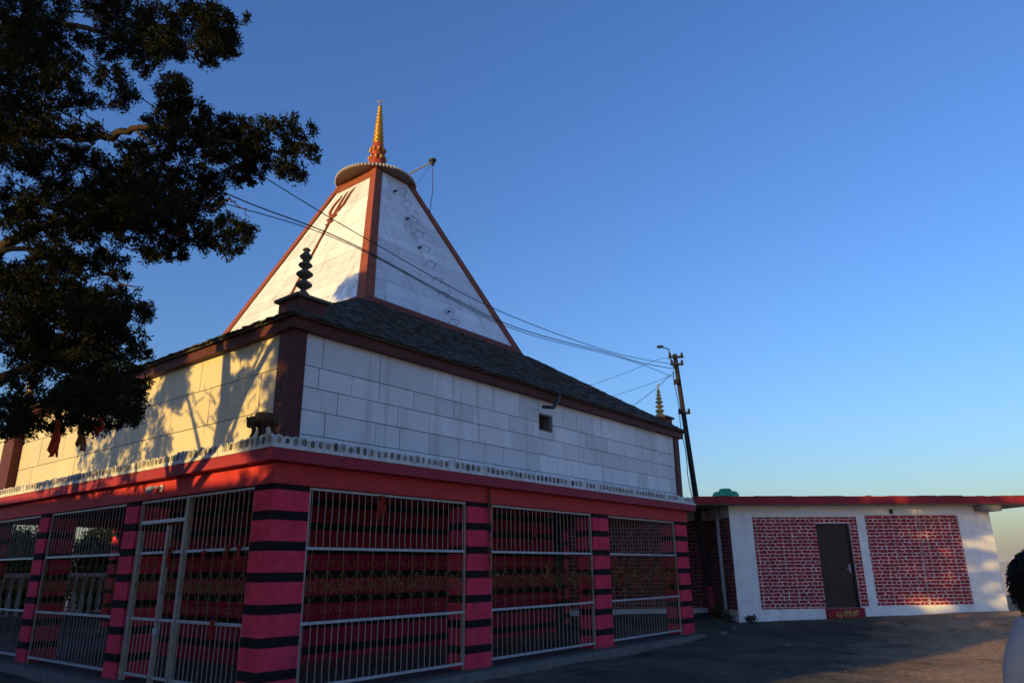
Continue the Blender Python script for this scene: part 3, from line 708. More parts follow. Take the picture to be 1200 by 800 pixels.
FARW = ['near its left pillar', 'a hand to the right of the first', 'under the upper rail at left', 'in the left half below the rail', 'at the middle of the panel', 'just right of the middle', 'right of the pale strip', 'near its right pillar', 'low down at right', 'above the lower rail at left']
for i in range(10):
    u = 9.25 + i * 0.33
    tied_cloth(u, 0.03, 1.95 - (i * 0.37 % 0.6), 'red cloth knot on the far bay grille, ' + FARW[i], random.uniform(0.1, 0.16), seed=10 + i, tails=3)
GW = ['beside the corner pillar', 'second from the corner pillar', 'left of a pair of red knots', 'on the wicket gate', 'low on the gate bay rail']
for i, (v, z) in enumerate(((0.75, 2.05), (1.05, 2.06), (1.7, 2.0), (2.75, 2.08), (1.25, 1.03))):
    tied_cloth(0.03, v, z, 'dark red cloth knot tied on the gate grille, ' + GW[i], 0.13, seed=30 + i, tails=4)
def tinsel(u0, u1, z0, z1, n, label, seed):
    rg = np.random.default_rng(seed); mb = MB()
    for i in range(n):
        a = rg.uniform(0, u1 - u0); b = rg.normal(0.5, 0.2); z = z0 + (z1 - z0) * min(1, max(0, b)) + 0.06 * math.sin(a * 9)
        d = -0.02 - abs(rg.normal(0, 0.025)); v = Vector(rg.normal(0, 1, 3)).normalized(); w = v.orthogonal().normalized()
        p = Vector((a, d, z)); L = rg.uniform(0.012, 0.03); t = 0.006
        mb.add([p - v * L - w * t, p + v * L - w * t, p + v * L + w * t, p - v * L + w * t], [(0, 1, 2, 3)], 0 if rg.random() < 0.55 else 1)
    o = mb.build('tinsel_garland', [MT['tinsel'], MT['darkcloth']]); o.location = TW(u0, 0.03, 0); o.rotation_euler = (0, 0, TROT)
    tag(o, label, 'garland')
tinsel(9.1, 12.45, 1.05, 2.05, 2000, 'red and gold tinsel swagged across the far bay grille', 3)
tinsel(4.9, 8.3, 1.3, 1.75, 800, 'thin gold tinsel strung along the scrolls of the middle bay grille', 4)
tinsel(0.7, 4.05, 1.4, 1.65, 350, 'sparse gold tinsel along the scrolls of the grille by the corner pillar', 5)

# leaf garland hanging down the second pillar of the shaded front
mb = MB(); rg = random.Random(8)
mb.tube([(0, 0, 0.06), (0.01, -0.01, -0.5), (0.0, -0.01, -1.1), (0.02, -0.01, -1.66)], 0.008, 5, 1)
for i in range(300):
    z = -rg.uniform(0.0, 1.66); a = rg.uniform(0, 6.28); d = Vector((math.cos(a), -abs(math.sin(a)) * 0.7, rg.uniform(-0.9, 0.1))).normalized(); L = rg.uniform(0.03, 0.07)
    g_ = 0.7 < -z < 1.02
    p = Vector((0.005, -0.015, z)); w = d.orthogonal().normalized() * L * 0.25
    mb.add([p, p + d * L * 0.5 + w, p + d * L, p + d * L * 0.5 - w], [(0, 1, 2, 3)], 1 if (g_ or rg.random() < 0.15) else 0)
mb2 = mb.build('leaf_garland', [MT['browncloth'], MT['shrub']]); mb2.location = TW(4.66, -0.03, 3.27); mb2.rotation_euler = (0, 0, TROT)
tag(mb2, 'dried leaf garland with a green tuft hanging down a pink pillar', 'garland')

# small lamp fixed to the lintel over the gate bay
p = TW(-0.03, 3.2, 3.07); lamp = empty('lintel_lamp', p, TROT - math.pi / 2)
tag(lamp, 'small white flood lamp fixed to the crimson lintel left of the sunlit patch', 'lamp')
mb = MB(); mb.box(-0.05, 0.05, -0.02, 0.0, -0.06, 0.06); mb.build('back_plate', MT['white'], lamp, bevel=0.004)
mb = MB(); mb.tube([(0, -0.02, 0), (0, -0.08, 0.02), (-0.05, -0.12, 0.01)], 0.018, 6); mb.build('arm', MT['white'], lamp)
mb = MB(); mb.lathe((-0.06, -0.12, 0.0), [(0.03, 0), (0.05, 0.04), (0.06, 0.16), (0.05, 0.18), (0.02, 0.17)], 12, 0, (0, 1, 0), (0, 0, 1), (-1, 0, -0.15)); mb.build('lamp_head', MT['white'], lamp, smooth=True)

# white balustrade and shrubs beyond the verandah
bal = empty('white_balustrade', TW(-3.0, 17.0, 0.0), TROT)
tag(bal, 'white balustrade wall seen through the dark left grilles', 'balustrade')
mb = MB(); mb.box(0, 16, 0, 0.2, -0.3, 0.5); mb.build('base_wall', MT['floor'], bal)
mb = MB(); mb.box(0, 16, 0.0, 0.22, 1.62, 1.75); mb.build('handrail', MT['railwhite'], bal)
src = None
for i in range(62):
    if src is None:
        mb = MB(); mb.lathe((0, 0.1, 0), [(0.07, 0.5), (0.07, 0.56), (0.04, 0.62), (0.085, 0.85), (0.06, 1.05), (0.04, 1.2), (0.05, 1.5), (0.08, 1.56), (0.08, 1.62)], 10); src = mb.build('baluster', MT['railwhite'], bal, smooth=True); o_ = src
    else: o_ = src.copy(); COL.objects.link(o_); o_.parent = bal
    o_.location = (0.13 + i * 0.256, 0, 0)

# rear porch with a plain cream upper room behind the far left corner
mb = MB(); mb.box(-0.1, 5.2, 12.62, 15.8, 3.2, 3.38); mb.build('rear_porch_slab', MT['crimson_dark'], temple)
mb = MB(); mb.box(0.3, 5.0, 12.64, 15.6, 3.381, 5.3); mb.build('rear_upper_room', MT['cream'], temple)
for u in (0.0, 4.6):
    mb = MB(); mb.box(u, u + 0.45, 15.2, 15.65, -0.3, 3.2); mb.build('pillar', MT['pink'], temple)

# ------------------------------------------------------------------ brick painted building on the right
BROT = R(5.5); B0 = Vector((7.09, 23.18, 0.15))
house = empty('brick_building', B0, BROT)
tag(house, 'low whitewashed building with painted red brick panels, brown door and flat red slab roof', 'building')
X0, X1, DY = -0.35, 8.36, 5.0
mb = MB()
mb.box(X0, 2.42, 0, 0.25, -0.6, 3.45); mb.box(3.55, X1, 0, 0.25, -0.6, 3.45); mb.box(2.42, 3.55, 0, 0.25, 2.86, 3.45); mb.box(2.42, 3.55, 0, 0.25, -0.6, 0.346)
mb.box(X1 - 0.25, X1, 0.25, DY, -0.6, 3.45); mb.box(X0, X1 - 0.25, DY, DY + 0.2, -0.6, 3.45)
mb.build('plaster_wall', MT['plaster'], house)
mb = MB(); mb.box(X0, X0 + 0.22, 0.252, 2.2, -0.6, 3.45); mb.build('side_wall', MT['plaster'], house)
mb = MB(); mb.box(X0 - 0.012, X0, 0.03, 2.18, 0.33, 3.05); mb.build('brick_panel', MT['brick3'], house)
mb = MB(); mb.box(-6.2, X0 - 0.002, 2.2, 2.4, -0.6, 3.45); mb.build('recessed_wall', MT['plaster'], house)
mb = MB(); mb.box(-6.2, X0 - 0.013, 2.186, 2.2, 0.30, 3.08); mb.build('brick_panel', MT['brick2'], house)
DX0, DX1, DZ0, DZ1 = 2.42, 3.55, 0.38, 2.86
mb = MB()
for bx in ((0.38, DX0 - 0.002, 0.34, 3.05), (DX0 - 0.002, DX1 + 0.002, DZ1 + 0.03, 3.05), (DX1 + 0.002, 3.80, 0.37, 3.05)): mb.box(bx[0], bx[1], -0.008, 0.0, bx[2], bx[3])
mb.build('brick_panel', MT['brick'], house)
mb = MB(); mb.box(4.09, 7.24, -0.008, 0.0, 0.40, 3.11); mb.build('brick_panel', MT['brick'], house)
door = MB(); door.box(DX0 + 0.06, DX1 - 0.06, 0.10, 0.14, 0.355, DZ1 - 0.06)
for (a, b) in ((0.45, 1.35), (1.5, 2.7)):
    door.box(DX0 + 0.2, DX1 - 0.2, 0.088, 0.10, a, b)
door_o = door.build('door', MT['door'], house, bevel=0.004)
mb = MB(); mb.box(DX0 + .002, DX0 + 0.06, 0.03, 0.16, 0.35, DZ1 - .002); mb.box(DX1 - 0.06, DX1 - .002, 0.03, 0.16, 0.35, DZ1 - .002); mb.box(DX0 + .06, DX1 - .06, 0.03, 0.16, DZ1 - 0.06, DZ1 - .002)
mb.build('door_frame', MT['door'], door_o)
mb = MB(); mb.tube([(DX1 - 0.14, 0.09, 1.5), (DX1 - 0.14, 0.03, 1.5), (DX1 - 0.28, 0.03, 1.5)], 0.014, 6); mb.box(DX1 - 0.17, DX1 - 0.11, 0.08, 0.099, 1.38, 1.62)
mb.build('door_handle', MT['silver'], door_o)
mb = MB(); mb.box(DX0 - 0.03, DX1 + 0.03, -0.14, 0.0, -0.3, 0.345); sill = mb.build('door_step', MT['redpaint'], house, bevel=0.008)
sill.data.materials[0] = MT['slabred']
# yellow painted script on the step
mb = MB(); yy = -0.146
def stroke(pts, r=0.017): mb.tube([(DX0 + x, yy, z) for x, z in pts], r, 5)
def loop(cx, cz, rx, rz, a0, a1, n=12): return [(cx + rx * math.cos(R(a0 + (a1 - a0) * i / n)), cz + rz * math.sin(R(a0 + (a1 - a0) * i / n))) for i in range(n + 1)]
stroke(loop(0.30, 0.17, 0.07, 0.045, 0, 330)); stroke([(0.36, 0.20), (0.38, 0.12), (0.36, 0.07)])
for cx in (0.50, 0.60, 0.70): stroke(loop(cx, 0.185, 0.045, 0.045, -30, 250)); stroke([(cx, 0.14), (cx + 0.03, 0.10)])
stroke(loop(0.59, 0.25, 0.1, 0.02, 10, 170)); stroke([(0.80, 0.24), (0.79, 0.12)]); stroke(loop(0.86, 0.20, 0.04, 0.05, 90, 420)); stroke([(0.76, 0.25), (0.95, 0.265)])
mb.build('painted_script', MT['yellowpaint'], sill)
# slab roof
mb = MB(); mb.box(-1.57, 10.2, -0.5, DY + 0.4, 3.57 - .15, 3.80 - .15); mb.box(-6.3, -1.572, 1.75, DY + 0.4, 3.425, 3.645)
roof = mb.build('slab_roof', MT['slabred'], house, bevel=0.012)
mb = MB(); mb.box(-1.55, 10.18, -0.48, DY + 0.38, 3.405, 3.419); mb.build('slab_soffit', MT['soffit'], roof)
mb = MB(); mb.box(X1 - 0.5, X1 + 0.16, -0.38, 0.05, 3.20, 3.404); mb.build('corner_bracket', MT['soffit'], house)
rg = random.Random(4); mb = MB()
for i in range(26):      # crumbled mortar along the roof edge
    x = rg.uniform(-1.4, 10.0); w = rg.uniform(0.1, 0.7); mb.box(x, x + w, -0.49, -0.35, 3.652, 3.652 + rg.uniform(0.006, 0.022))
mb.build('roof_edge_mortar', MT['stone'], roof)
mb = MB(); mb.tube([(-0.52, 0.6, 3.4), (-0.52, 0.6, 2.0), (-0.51, 0.6, 1.0), (-0.50, 0.6, -0.05)], 0.06, 10); 
for z in (2.0, 0.9): mb.lathe((-0.515, 0.6, z), [(0.066, -0.06), (0.072, -0.05), (0.072, 0.05), (0.066, 0.06)], 10)
mb.build('drainpipe', MT['pipe'], house, smooth=True)
mb = MB(); mb.tube([(5.91, -0.015, 3.3), (5.85, -0.02, 2.0), (5.80, -0.02, 1.0), (5.74, -0.015, 0.42)], 0.011, 5); mb.build('conduit', MT['pipe'], house)
mb = MB(); mb.lathe((5.0, -0.03, 3.22), [(0.03, -0.08), (0.055, -0.05), (0.055, 0.04), (0.03, 0.07)], 10); mb.build('wall_lamp', MT['black'], house)

# water tank on the roof
mb = MB(); prof = [(0.5, 0), (0.52, 0.1), (0.5, 0.14), (0.52, 0.2), (0.52, 0.45), (0.5, 0.5), (0.49, 0.58), (0.42, 0.66), (0.24, 0.71), (0.22, 0.78), (0.15, 0.80)]
tank = empty('water_tank', Vector((7.78, 26.9, 3.72))); tank.scale = (0.95, 0.95, 0.95)
tag(tank, 'round green plastic water tank on the flat red roof', 'tank')
mb.lathe((0, 0, 0), prof[:8] , 28); mb.build('tank_body', MT['green'], tank, smooth=True)
mb = MB(); mb.lathe((0, 0, 0), [(0.25, 0.655), (0.24, 0.73), (0.2, 0.78), (0.05, 0.79)], 18); mb.build('tank_lid', MT['green'], tank, smooth=True)

# post of a dark gate leaf beyond the building's right end
gp = B0 + Matrix.Rotation(BROT, 3, 'Z') @ Vector((8.62, 0.6, 0))
gt = empty('metal_gate_leaf', (gp.x, gp.y, gz(gp.x, gp.y)), BROT + R(75))
tag(gt, 'dark blue grey sheet metal gate leaf beside the right end of the brick building', 'gate')
mb = MB(); mb.box(0, 1.1, -0.02, 0.02, 0.1, 1.15); mb.build('gate_sheet', MT['pole'], gt)
mb = MB(); mb.box(-0.08, 0.0, -0.05, 0.05, -0.1, 1.25); mb.build('gate_post', MT['pole'], gt)

# ------------------------------------------------------------------ utility pole and wires
PB = Vector((6.29, 24.3, 0.0)); PT = Vector((5.72, 24.3, 8.87))
pole = empty('utility_pole', PB)
tag(pole, 'leaning dark steel utility pole between the temple and the brick building', 'pole')
dP = PT - PB
mb = MB(); mb.tube([Vector((0, 0, 0)), dP * 0.3, dP * 0.65, dP], [0.105, 0.10, 0.085, 0.075], 12); mb.build('pole_shaft', MT['pole'], pole, smooth=True)
mb = MB(); mb.tube([Vector((0, 0, 0.0)), dP * 0.13], [0.112, 0.108], 12); mb.build('red_foot', MT['slabred'], pole, smooth=True)
for t, hw in ((0.985, 0.26), (0.955, 0.22), (0.76, 0.2)):
    c = dP * t; mb = MB(); mb.box(c.x - hw, c.x + hw, c.y - 0.16, c.y - 0.09, c.z - 0.035, c.z + 0.035); ca = mb.build('crossarm', MT['pole'], pole)
    for s in (-1, 1):
        mb = MB(); mb.lathe((c.x + s * hw * 0.8, c.y - 0.12, c.z + 0.035), [(0.03, 0), (0.05, 0.03), (0.035, 0.06), (0.05, 0.09), (0.02, 0.12)], 8); mb.build('insulator', MT['black'], ca)
mb = MB(); mb.tube([dP * 0.94 + Vector((-0.12, -0.1, 0)), dP * 0.985 + Vector((-0.2, -0.1, 0.0)), dP + Vector((-0.22, -0.1, 0.16)), dP + Vector((-0.46, -0.12, 0.24))], 0.022, 6); ar = mb.build('lamp_arm', MT['black'], pole)
mb = MB(); mb.box(dP.x - 0.62, dP.x - 0.42, dP.y - 0.18, dP.y - 0.06, dP.z + 0.21, dP.z + 0.28); mb.build('lamp_head', MT['black'], ar)
mb = MB(); pts = [dP * (0.93 - 0.05 * i) + Vector((-0.16 - 0.03 * math.sin(i * 1.7), -0.08, 0)) for i in range(19)]; mb.tube(pts, 0.014, 5); mb.build('service_cable', MT['cable'], pole)
for t in (0.88, 0.35):
    c = dP * t; mb = MB(); mb.box(c.x - 0.2, c.x - 0.06, c.y - 0.18, c.y - 0.06, c.z - 0.05, c.z + 0.12); mb.build('junction_box', MT['pole'], pole)
def cable_on(px, p0, p1, r, name, label, n=60, wob=0.0):
    """a sagging wire in the upright plane over p0-p1"""
    p0 = Vector((p0[0], p0[1], 0)); p1 = Vector((p1[0], p1[1], 0)); nrm = (p1 - p0).cross(Vector((0, 0, 1))).normalized()
    pts = []
    for x, y in px:
        d = FW * FPX + RT * (x - 600) + UP * (400 - y); t = (p0 - EYE).dot(nrm) / d.dot(nrm); pts.append(EYE + d * t)
    # smooth quadratic-ish resample through the points (Catmull-Rom)
    out = []; P = [pts[0] * 2 - pts[1]] + pts + [pts[-1] * 2 - pts[-2]]
    for i in range(1, len(P) - 2):
        for j in range(10):
            t = j / 10; a, b, c, d = P[i - 1], P[i], P[i + 1], P[i + 2]
            out.append(0.5 * ((2 * b) + (c - a) * t + (2 * a - 5 * b + 4 * c - d) * t * t + (3 * b - a - 3 * c + d) * t ** 3))
    out.append(pts[-1])
    mb = MB(); mb.tube(out, r, 5); o = mb.build(name, MT['cable'], smooth=True); tag(o, label, 'cable'); return o
L0 = (-9.0, 6.0); P_ = (PT.x, PT.y)
cable_on([(-60, -40), (130, 92), (318, 213), (440, 286), (580, 362), (712, 411), (789, 427)], L0, P_, 0.010, 'overhead_cable', 'uppermost black cable crossing the tower down to the pole top')
cable_on([(-60, 60), (110, 150), (275, 231), (413, 286), (590, 378), (712, 413), (752, 425), (791, 432)], L0, P_, 0.012, 'overhead_cable', 'thick twisted cable just below the uppermost one, joining the pole top')
cable_on([(-60, 150), (110, 196), (262, 238), (413, 288), (590, 381), (712, 415), (752, 427), (790, 442)], (-9.05, 5.95), (PT.x - 0.05, PT.y - 0.1), 0.009, 'overhead_cable', 'lowest of the cables from the tree, dipping near the pole')
cable_on([(1.0 * 440, 271), (440, 285)] if False else [(412, 268), (412, 289)], (-5.6, 10.0), (-2, 14), 0.02, 'cable_spacer', 'short spacer stick clamped between the cables in front of the tower') if False else None
cable_on([(687, 453), (735, 436), (775, 420), (789, 424)], (2.4, 27.5), P_, 0.007, 'thin_wire', 'thin wire rising from behind the roof to the pole top, leftmost of three')
cable_on([(712, 466), (755, 452), (783, 441), (791, 436)], (3.2, 27.5), P_, 0.007, 'thin_wire', 'thin wire rising from behind the roof to the pole, middle of three')
cable_on([(738, 478), (765, 458), (784, 441), (791, 436)], (3.8, 27.5), P_, 0.010, 'thin_wire', 'thicker short wire rising steeply from roof to pole, nearest the gold finial')

# ------------------------------------------------------------------ trees
def leaves(mb_v, mb_f, c, n, r, L, rg):
    """n kite shaped sprigs round a tuft centre"""
    d = rg.normal(0, 1, (n, 3)); d[:, 2] += 0.25; d /= np.linalg.norm(d, axis=1)[:, None]
    b = c + rg.normal(0, r * 0.35, (n, 3)); l = L * rg.uniform(0.6, 1.3, (n, 1))
    w = np.cross(d, rg.normal(0, 1, (n, 3))); w /= np.linalg.norm(w, axis=1)[:, None] + 1e-9
    w *= l * 0.17
    v = np.stack([b, b + d * l * 0.55 + w, b + d * l, b + d * l * 0.55 - w], 1).reshape(-1, 3)
    mb_v.append(v)
def crown(name, clumps, parent, m, rg, tuft=0.10, L=0.085, per=26, dens=2.2):
    V = []
    for (c, rx, ry, rz) in clumps:
        n = max(4, int(dens * (rx * rz + rx * ry + ry * rz) / 3 * math.pi / (tuft * tuft * 2.0)))
        p = rg.normal(0, 1, (n, 3)); p /= np.linalg.norm(p, axis=1)[:, None]; p *= (rg.uniform(0.15, 1.0, (n, 1)) ** 0.45) * np.where(rg.random((n, 1)) < 0.14, rg.uniform(1.1, 1.42, (n, 1)), 1.0)
        p *= np.array([rx, ry, rz]); p += np.array(c)
        for q in p: leaves(V, None, q, per, tuft, L, rg)
    V = np.concatenate(V); k = len(V) // 4
    me = bpy.data.meshes.new(name); me.vertices.add(len(V)); me.vertices.foreach_set('co', V.astype(np.float32).ravel())
    me.loops.add(k * 4); me.loops.foreach_set('vertex_index', np.arange(k * 4, dtype=np.int32))
    me.polygons.add(k); me.polygons.foreach_set('loop_start', np.arange(0, k * 4, 4, dtype=np.int32)); me.polygons.foreach_set('loop_total', np.full(k, 4, dtype=np.int32))
    me.update(calc_edges=True); me.materials.append(m)
    o = bpy.data.objects.new(name, me); COL.objects.link(o); o.parent = parent
    return o
# the big tree at the left: clumps as (photo x, photo y, half width, half height, distance)
CL = [(15,15,40,30,7.4),(60,5,35,14,8.2),(125,2,35,10,7.6),(30,75,42,42,7.0),(20,130,45,40,7.8),(75,105,24,26,7.2),(60,60,22,24,8.4),(10,60,30,40,8.8),(85,75,14,18,7.9),
 (150,22,34,22,7.4),(190,30,36,26,6.9),(225,25,30,26,7.6),(255,30,26,26,7.0),(268,52,14,20,7.3),(245,62,22,14,6.8),(205,58,24,14,7.3),(170,62,26,14,7.9),(130,55,30,16,7.6),(115,20,20,16,8.4),(288,22,5,5,7.2),(238,70,6,9,7.0),
 (125,90,22,15,7.1),(150,108,18,14,7.7),(110,118,14,10,8.3),(165,80,12,10,7.3),(140,125,14,9,8.0),
 (205,118,30,20,6.8),(225,140,28,26,7.2),(190,150,28,24,7.5),(210,165,32,18,6.9),(245,155,20,24,7.6),(208,98,14,10,7.0),(205,92,8,6,7.4),
 (275,148,20,18,7.0),(300,150,20,15,6.6),(270,175,26,20,7.2),(300,172,20,18,6.9),(328,150,15,12,6.7),(345,165,16,14,6.5),(362,178,16,10,6.6),(340,190,16,16,6.9),(350,208,12,10,6.6),(300,195,18,18,7.1),(280,205,16,14,7.3),(330,205,9,12,6.8),(347,143,7,7,6.6),(366,152,7,9,6.7),(295,210,9,6,6.9),
 (20,185,26,16,7.4),(15,235,24,20,8.2),(60,200,26,20,7.8),(100,185,26,14,7.2),(130,200,32,20,7.6),(160,205,28,18,7.0),(190,212,24,18,7.5),(225,205,26,16,7.1),(250,212,22,18,7.4),(75,230,36,18,8.2),(120,240,34,22,7.3),(165,238,32,22,7.8),(205,242,26,20,7.2),(240,235,22,14,7.5),
 (30,255,30,12,8.0),(110,268,30,16,7.7),(150,268,28,16,7.1),(190,268,28,18,7.6),(225,268,22,18,7.2),(262,270,22,16,6.9),(285,270,14,12,6.7),(272,290,16,11,7.0),(245,285,18,13,7.3),(205,292,22,12,7.8),(180,295,20,14,7.3),(290,282,8,8,6.8),
 (130,300,22,14,8.0),(100,310,24,12,7.5),(140,322,14,9,7.2),(60,310,34,8,8.2),(20,320,30,14,7.6),
 (25,345,36,24,7.2),(70,345,34,22,7.8),(105,355,30,20,7.1),(135,350,22,18,7.5),(155,368,20,14,6.9),(170,360,10,9,7.1),(120,385,34,18,7.7),(75,390,38,22,7.1),(25,395,36,24,7.8),(150,395,20,12,7.3),(165,412,12,9,7.0),(140,415,22,12,7.6),(95,425,30,14,7.2),(40,425,30,14,8.0),(120,440,26,14,7.5),
 (75,468,26,18,7.4),(105,462,30,22,6.9),(135,462,28,20,7.3),(155,470,18,16,6.9),(120,488,32,14,7.1),(150,488,18,11,7.4),(85,488,20,14,7.7),(65,500,10,10,7.2),(105,500,14,8,7.0),(165,450,10,9,7.0),
 (15,490,24,14,7.7),(35,478,24,16,7.2),(5,505,16,8,7.4),(25,506,14,7,7.1),(45,495,12,10,7.5),(10,470,14,10,8.0)]
CL += [(70,35,25,12,7.0),(100,48,18,10,7.1),(35,40,30,18,7.0),(45,150,35,14,6.9),(95,150,24,12,6.8),(35,172,30,10,7.1),(75,178,22,10,7.0),(190,228,40,16,6.8),(130,222,40,16,6.8),(60,245,40,14,6.9),(25,270,24,12,6.9),(140,250,40,16,6.7),(90,275,36,14,6.9),(60,295,30,12,6.9),
 (180,188,22,14,6.8),(165,180,16,10,7.2),(150,172,16,8,6.9),(250,180,20,14,6.8),(305,185,20,14,6.6),(255,45,24,20,6.7),(190,50,26,18,6.7),(150,40,24,16,6.8),(10,330,24,16,7.0),(60,365,44,22,6.8),(110,372,36,18,6.7),(20,375,30,20,7.0),(60,410,44,16,6.9),(110,408,36,14,6.8),(30,448,20,10,7.2),(95,448,34,12,6.9),(145,440,24,12,6.8),(60,330,40,14,7.0)]
trg = np.random.default_rng(5)
TR = Vector((-9.9, 7.8, gz(-9.9, 7.8)))
tree = empty('juniper_tree', TR)
tag(tree, 'big dark juniper tree reaching in from the left edge over the temple corner', 'tree')
clumps = []
for i in range(38): CL.append((trg.uniform(-380, -30), trg.uniform(-140, 235) if i < 31 else trg.uniform(250, 430), trg.uniform(26, 46), trg.uniform(18, 32), trg.uniform(7.0, 8.4)))
for (x, y, rx, ry, d) in CL:
    c = at(x, y, d + trg.uniform(-0.55, 0.15)); k = d / FPX * 1.02
    clumps.append((np.array(c - TR), rx * k, (rx + ry) * 0.5 * k * trg.uniform(0.8, 1.5), ry * k))
# the rest of the crown, out of the picture: above, behind the trunk and to the left of it
for i in range(70):
    a = trg.uniform(0, 2 * math.pi); rr = trg.uniform(0.5, 3.6); x = TR.x + rr * math.cos(a) - 0.8; y = TR.y + rr * math.sin(a) * 0.9 + 0.4; z = trg.uniform(4.6, 9.8)
    nn = x * SN.x + y * SN.y; ok = x / max(0.5, y) < -0.86 and (not (-13.8 < nn < -10.6 and z < 7.4) or trg.random() < 0.16)
    if ok: clumps.append((np.array((x - TR.x, y - TR.y, z - TR.z)), trg.uniform(0.4, 0.75), trg.uniform(0.4, 0.75), trg.uniform(0.25, 0.45)))
crown('crown', clumps, tree, MT['leaf'], trg, tuft=0.062, L=0.046, per=40, dens=3.2)
mb = MB()
mb.tube([(0, 0, -0.3), (0.05, 0, 0.5), (0.2, 0.05, 2.0), (0.1, 0.2, 3.6), (0.3, 0.1, 5.4), (0.2, 0.3, 7.2), (0.4, 0.2, 9.0)], [0.55, 0.40, 0.31, 0.25, 0.17, 0.10, 0.03], 12)
mb.build('trunk', MT['bark'], tree, smooth=True)
def limb(pts, r0, r1, start=None):
    P = [at(*p) - TR for p in pts]
    if start is not None: P = [Vector(start)] + P
    out = []; Q = [P[0] * 2 - P[1]] + P + [P[-1] * 2 - P[-2]]
    for i in range(1, len(Q) - 2):
        for j in range(5):
            t = j / 5; a, b, c, d = Q[i - 1], Q[i], Q[i + 1], Q[i + 2]
            out.append(0.5 * ((2 * b) + (c - a) * t + (2 * a - 5 * b + 4 * c - d) * t * t + (3 * b - a - 3 * c + d) * t ** 3) + Vector(trg.normal(0, 0.012, 3)))
    out.append(P[-1]); m = len(out)
    mb = MB(); mb.tube(out, [(r0 + (r1 - r0) * (i / (m - 1)) ** 0.8) * 0.66 for i in range(m)], 7); mb.build('branch', MT['bark'], tree, smooth=True)
limb([(-60, 60, 7.6), (20, 28, 7.5), (60, 26, 7.3), (130, 40, 7.2), (200, 60, 7.0), (262, 45, 6.9)], 0.12, 0.015, (0.2, 0.3, 6.6))
limb([(60, 26, 7.3), (95, 12, 7.3), (125, 28, 7.2), (150, 45, 7.2)], 0.03, 0.01)
limb([(-60, 190, 7.8), (20, 155, 7.6), (70, 158, 7.4), (125, 160, 7.2), (158, 152, 7.0), (205, 150, 6.9), (260, 165, 6.9), (340, 178, 6.6)], 0.13, 0.02, (0.1, 0.2, 4.8))
limb([(158, 152, 7.0), (180, 172, 6.9), (215, 195, 6.9)], 0.03, 0.008)
limb([(125, 160, 7.2), (110, 140, 7.2), (88, 125, 7.3)], 0.02, 0.006)
limb([(-60, 330, 7.8), (10, 285, 7.5), (50, 265, 7.4), (95, 262, 7.3), (150, 240, 7.1), (220, 225, 7.0), (262, 240, 6.8)], 0.14, 0.02, (0.1, 0.1, 3.8))
limb([(150, 240, 7.1), (195, 222, 6.9), (248, 246, 6.8), (268, 232, 6.75)], 0.05, 0.012)
limb([(268, 232, 6.75), (282, 242, 6.7), (292, 256, 6.7)], 0.014, 0.005)
limb([(-60, 300, 7.7), (0, 293, 7.4), (70, 295, 7.3), (120, 318, 7.2), (145, 332, 7.1), (165, 336, 7.0)], 0.08, 0.006, (0.1, 0.1, 4.1))
limb([(-60, 470, 7.9), (0, 443, 7.6), (30, 432, 7.4), (52, 420, 7.3), (75, 432, 7.2), (110, 436, 7.2), (150, 425, 7.0)], 0.13, 0.02, (0.0, 0.1, 2.9))
limb([(52, 420, 7.3), (70, 400, 7.2), (90, 372, 7.2), (130, 355, 7.0)], 0.05, 0.01)
limb([(30, 432, 7.4), (40, 455, 7.3), (48, 470, 7.3)], 0.03, 0.01)
limb([(20, 200, 7.6), (45, 192, 7.5), (62, 172, 7.4)], 0.015, 0.006)
limb([(0, 150, 7.6), (30, 120, 7.6), (60, 90, 7.5), (75, 55, 7.4)], 0.04, 0.01)
limb([(52, 40, 7.4), (62, 55, 7.4), (85, 60, 7.3), (100, 80, 7.2)], 0.02, 0.005)
def fork(pts, r0, r1):      # limbs on the sunny side, out of the picture; points are (along the light, across it, height)
    P = []
    for a, b, z in pts: q = SD * a + SN * b; P.append(Vector((q.x, q.y, z)))
    mb = MB(); m = len(P); mb.tube(P, [r0 + (r1 - r0) * i / (m - 1) for i in range(m)], 7); mb.build('branch', MT['bark'], tree, smooth=True)
fork([(0.1, -0.1, 3.8), (-0.5, -0.5, 4.9), (-0.8, -1.1, 5.9), (-0.6, -1.9, 6.6)], 0.08, 0.02)
fork([(0.1, 0.1, 4.4), (-0.4, 0.5, 5.3), (-0.3, 0.9, 6.2), (-0.6, 1.4, 7.0)], 0.08, 0.02)
for i in range(34):          # twigs on those limbs
    b0 = trg.uniform(-1.8, 1.3); z0 = 4.6 + abs(b0) * 0.7 + trg.uniform(0, 1.2); a0 = trg.uniform(-0.8, 0.0); sg = 1 if b0 > 0 else -1
    q = [(a0, b0, z0)]
    for k in range(4): q.append((a0 + trg.normal(0, 0.1), q[-1][1] + sg * trg.uniform(-0.05, 0.28), q[-1][2] + trg.uniform(-0.16, 0.22)))
    fork(q, 0.018, 0.005)
for i in range(26):          # dead twigs
    x, y = trg.uniform(70, 205), trg.uniform(60, 300); d = trg.uniform(6.8, 7.4)
    limb([(x, y, d), (x + trg.uniform(-22, 10), y + trg.uniform(-14, 16), d + 0.1), (x + trg.uniform(-44, 10), y + trg.uniform(-22, 26), d + 0.2)], 0.012, 0.003)

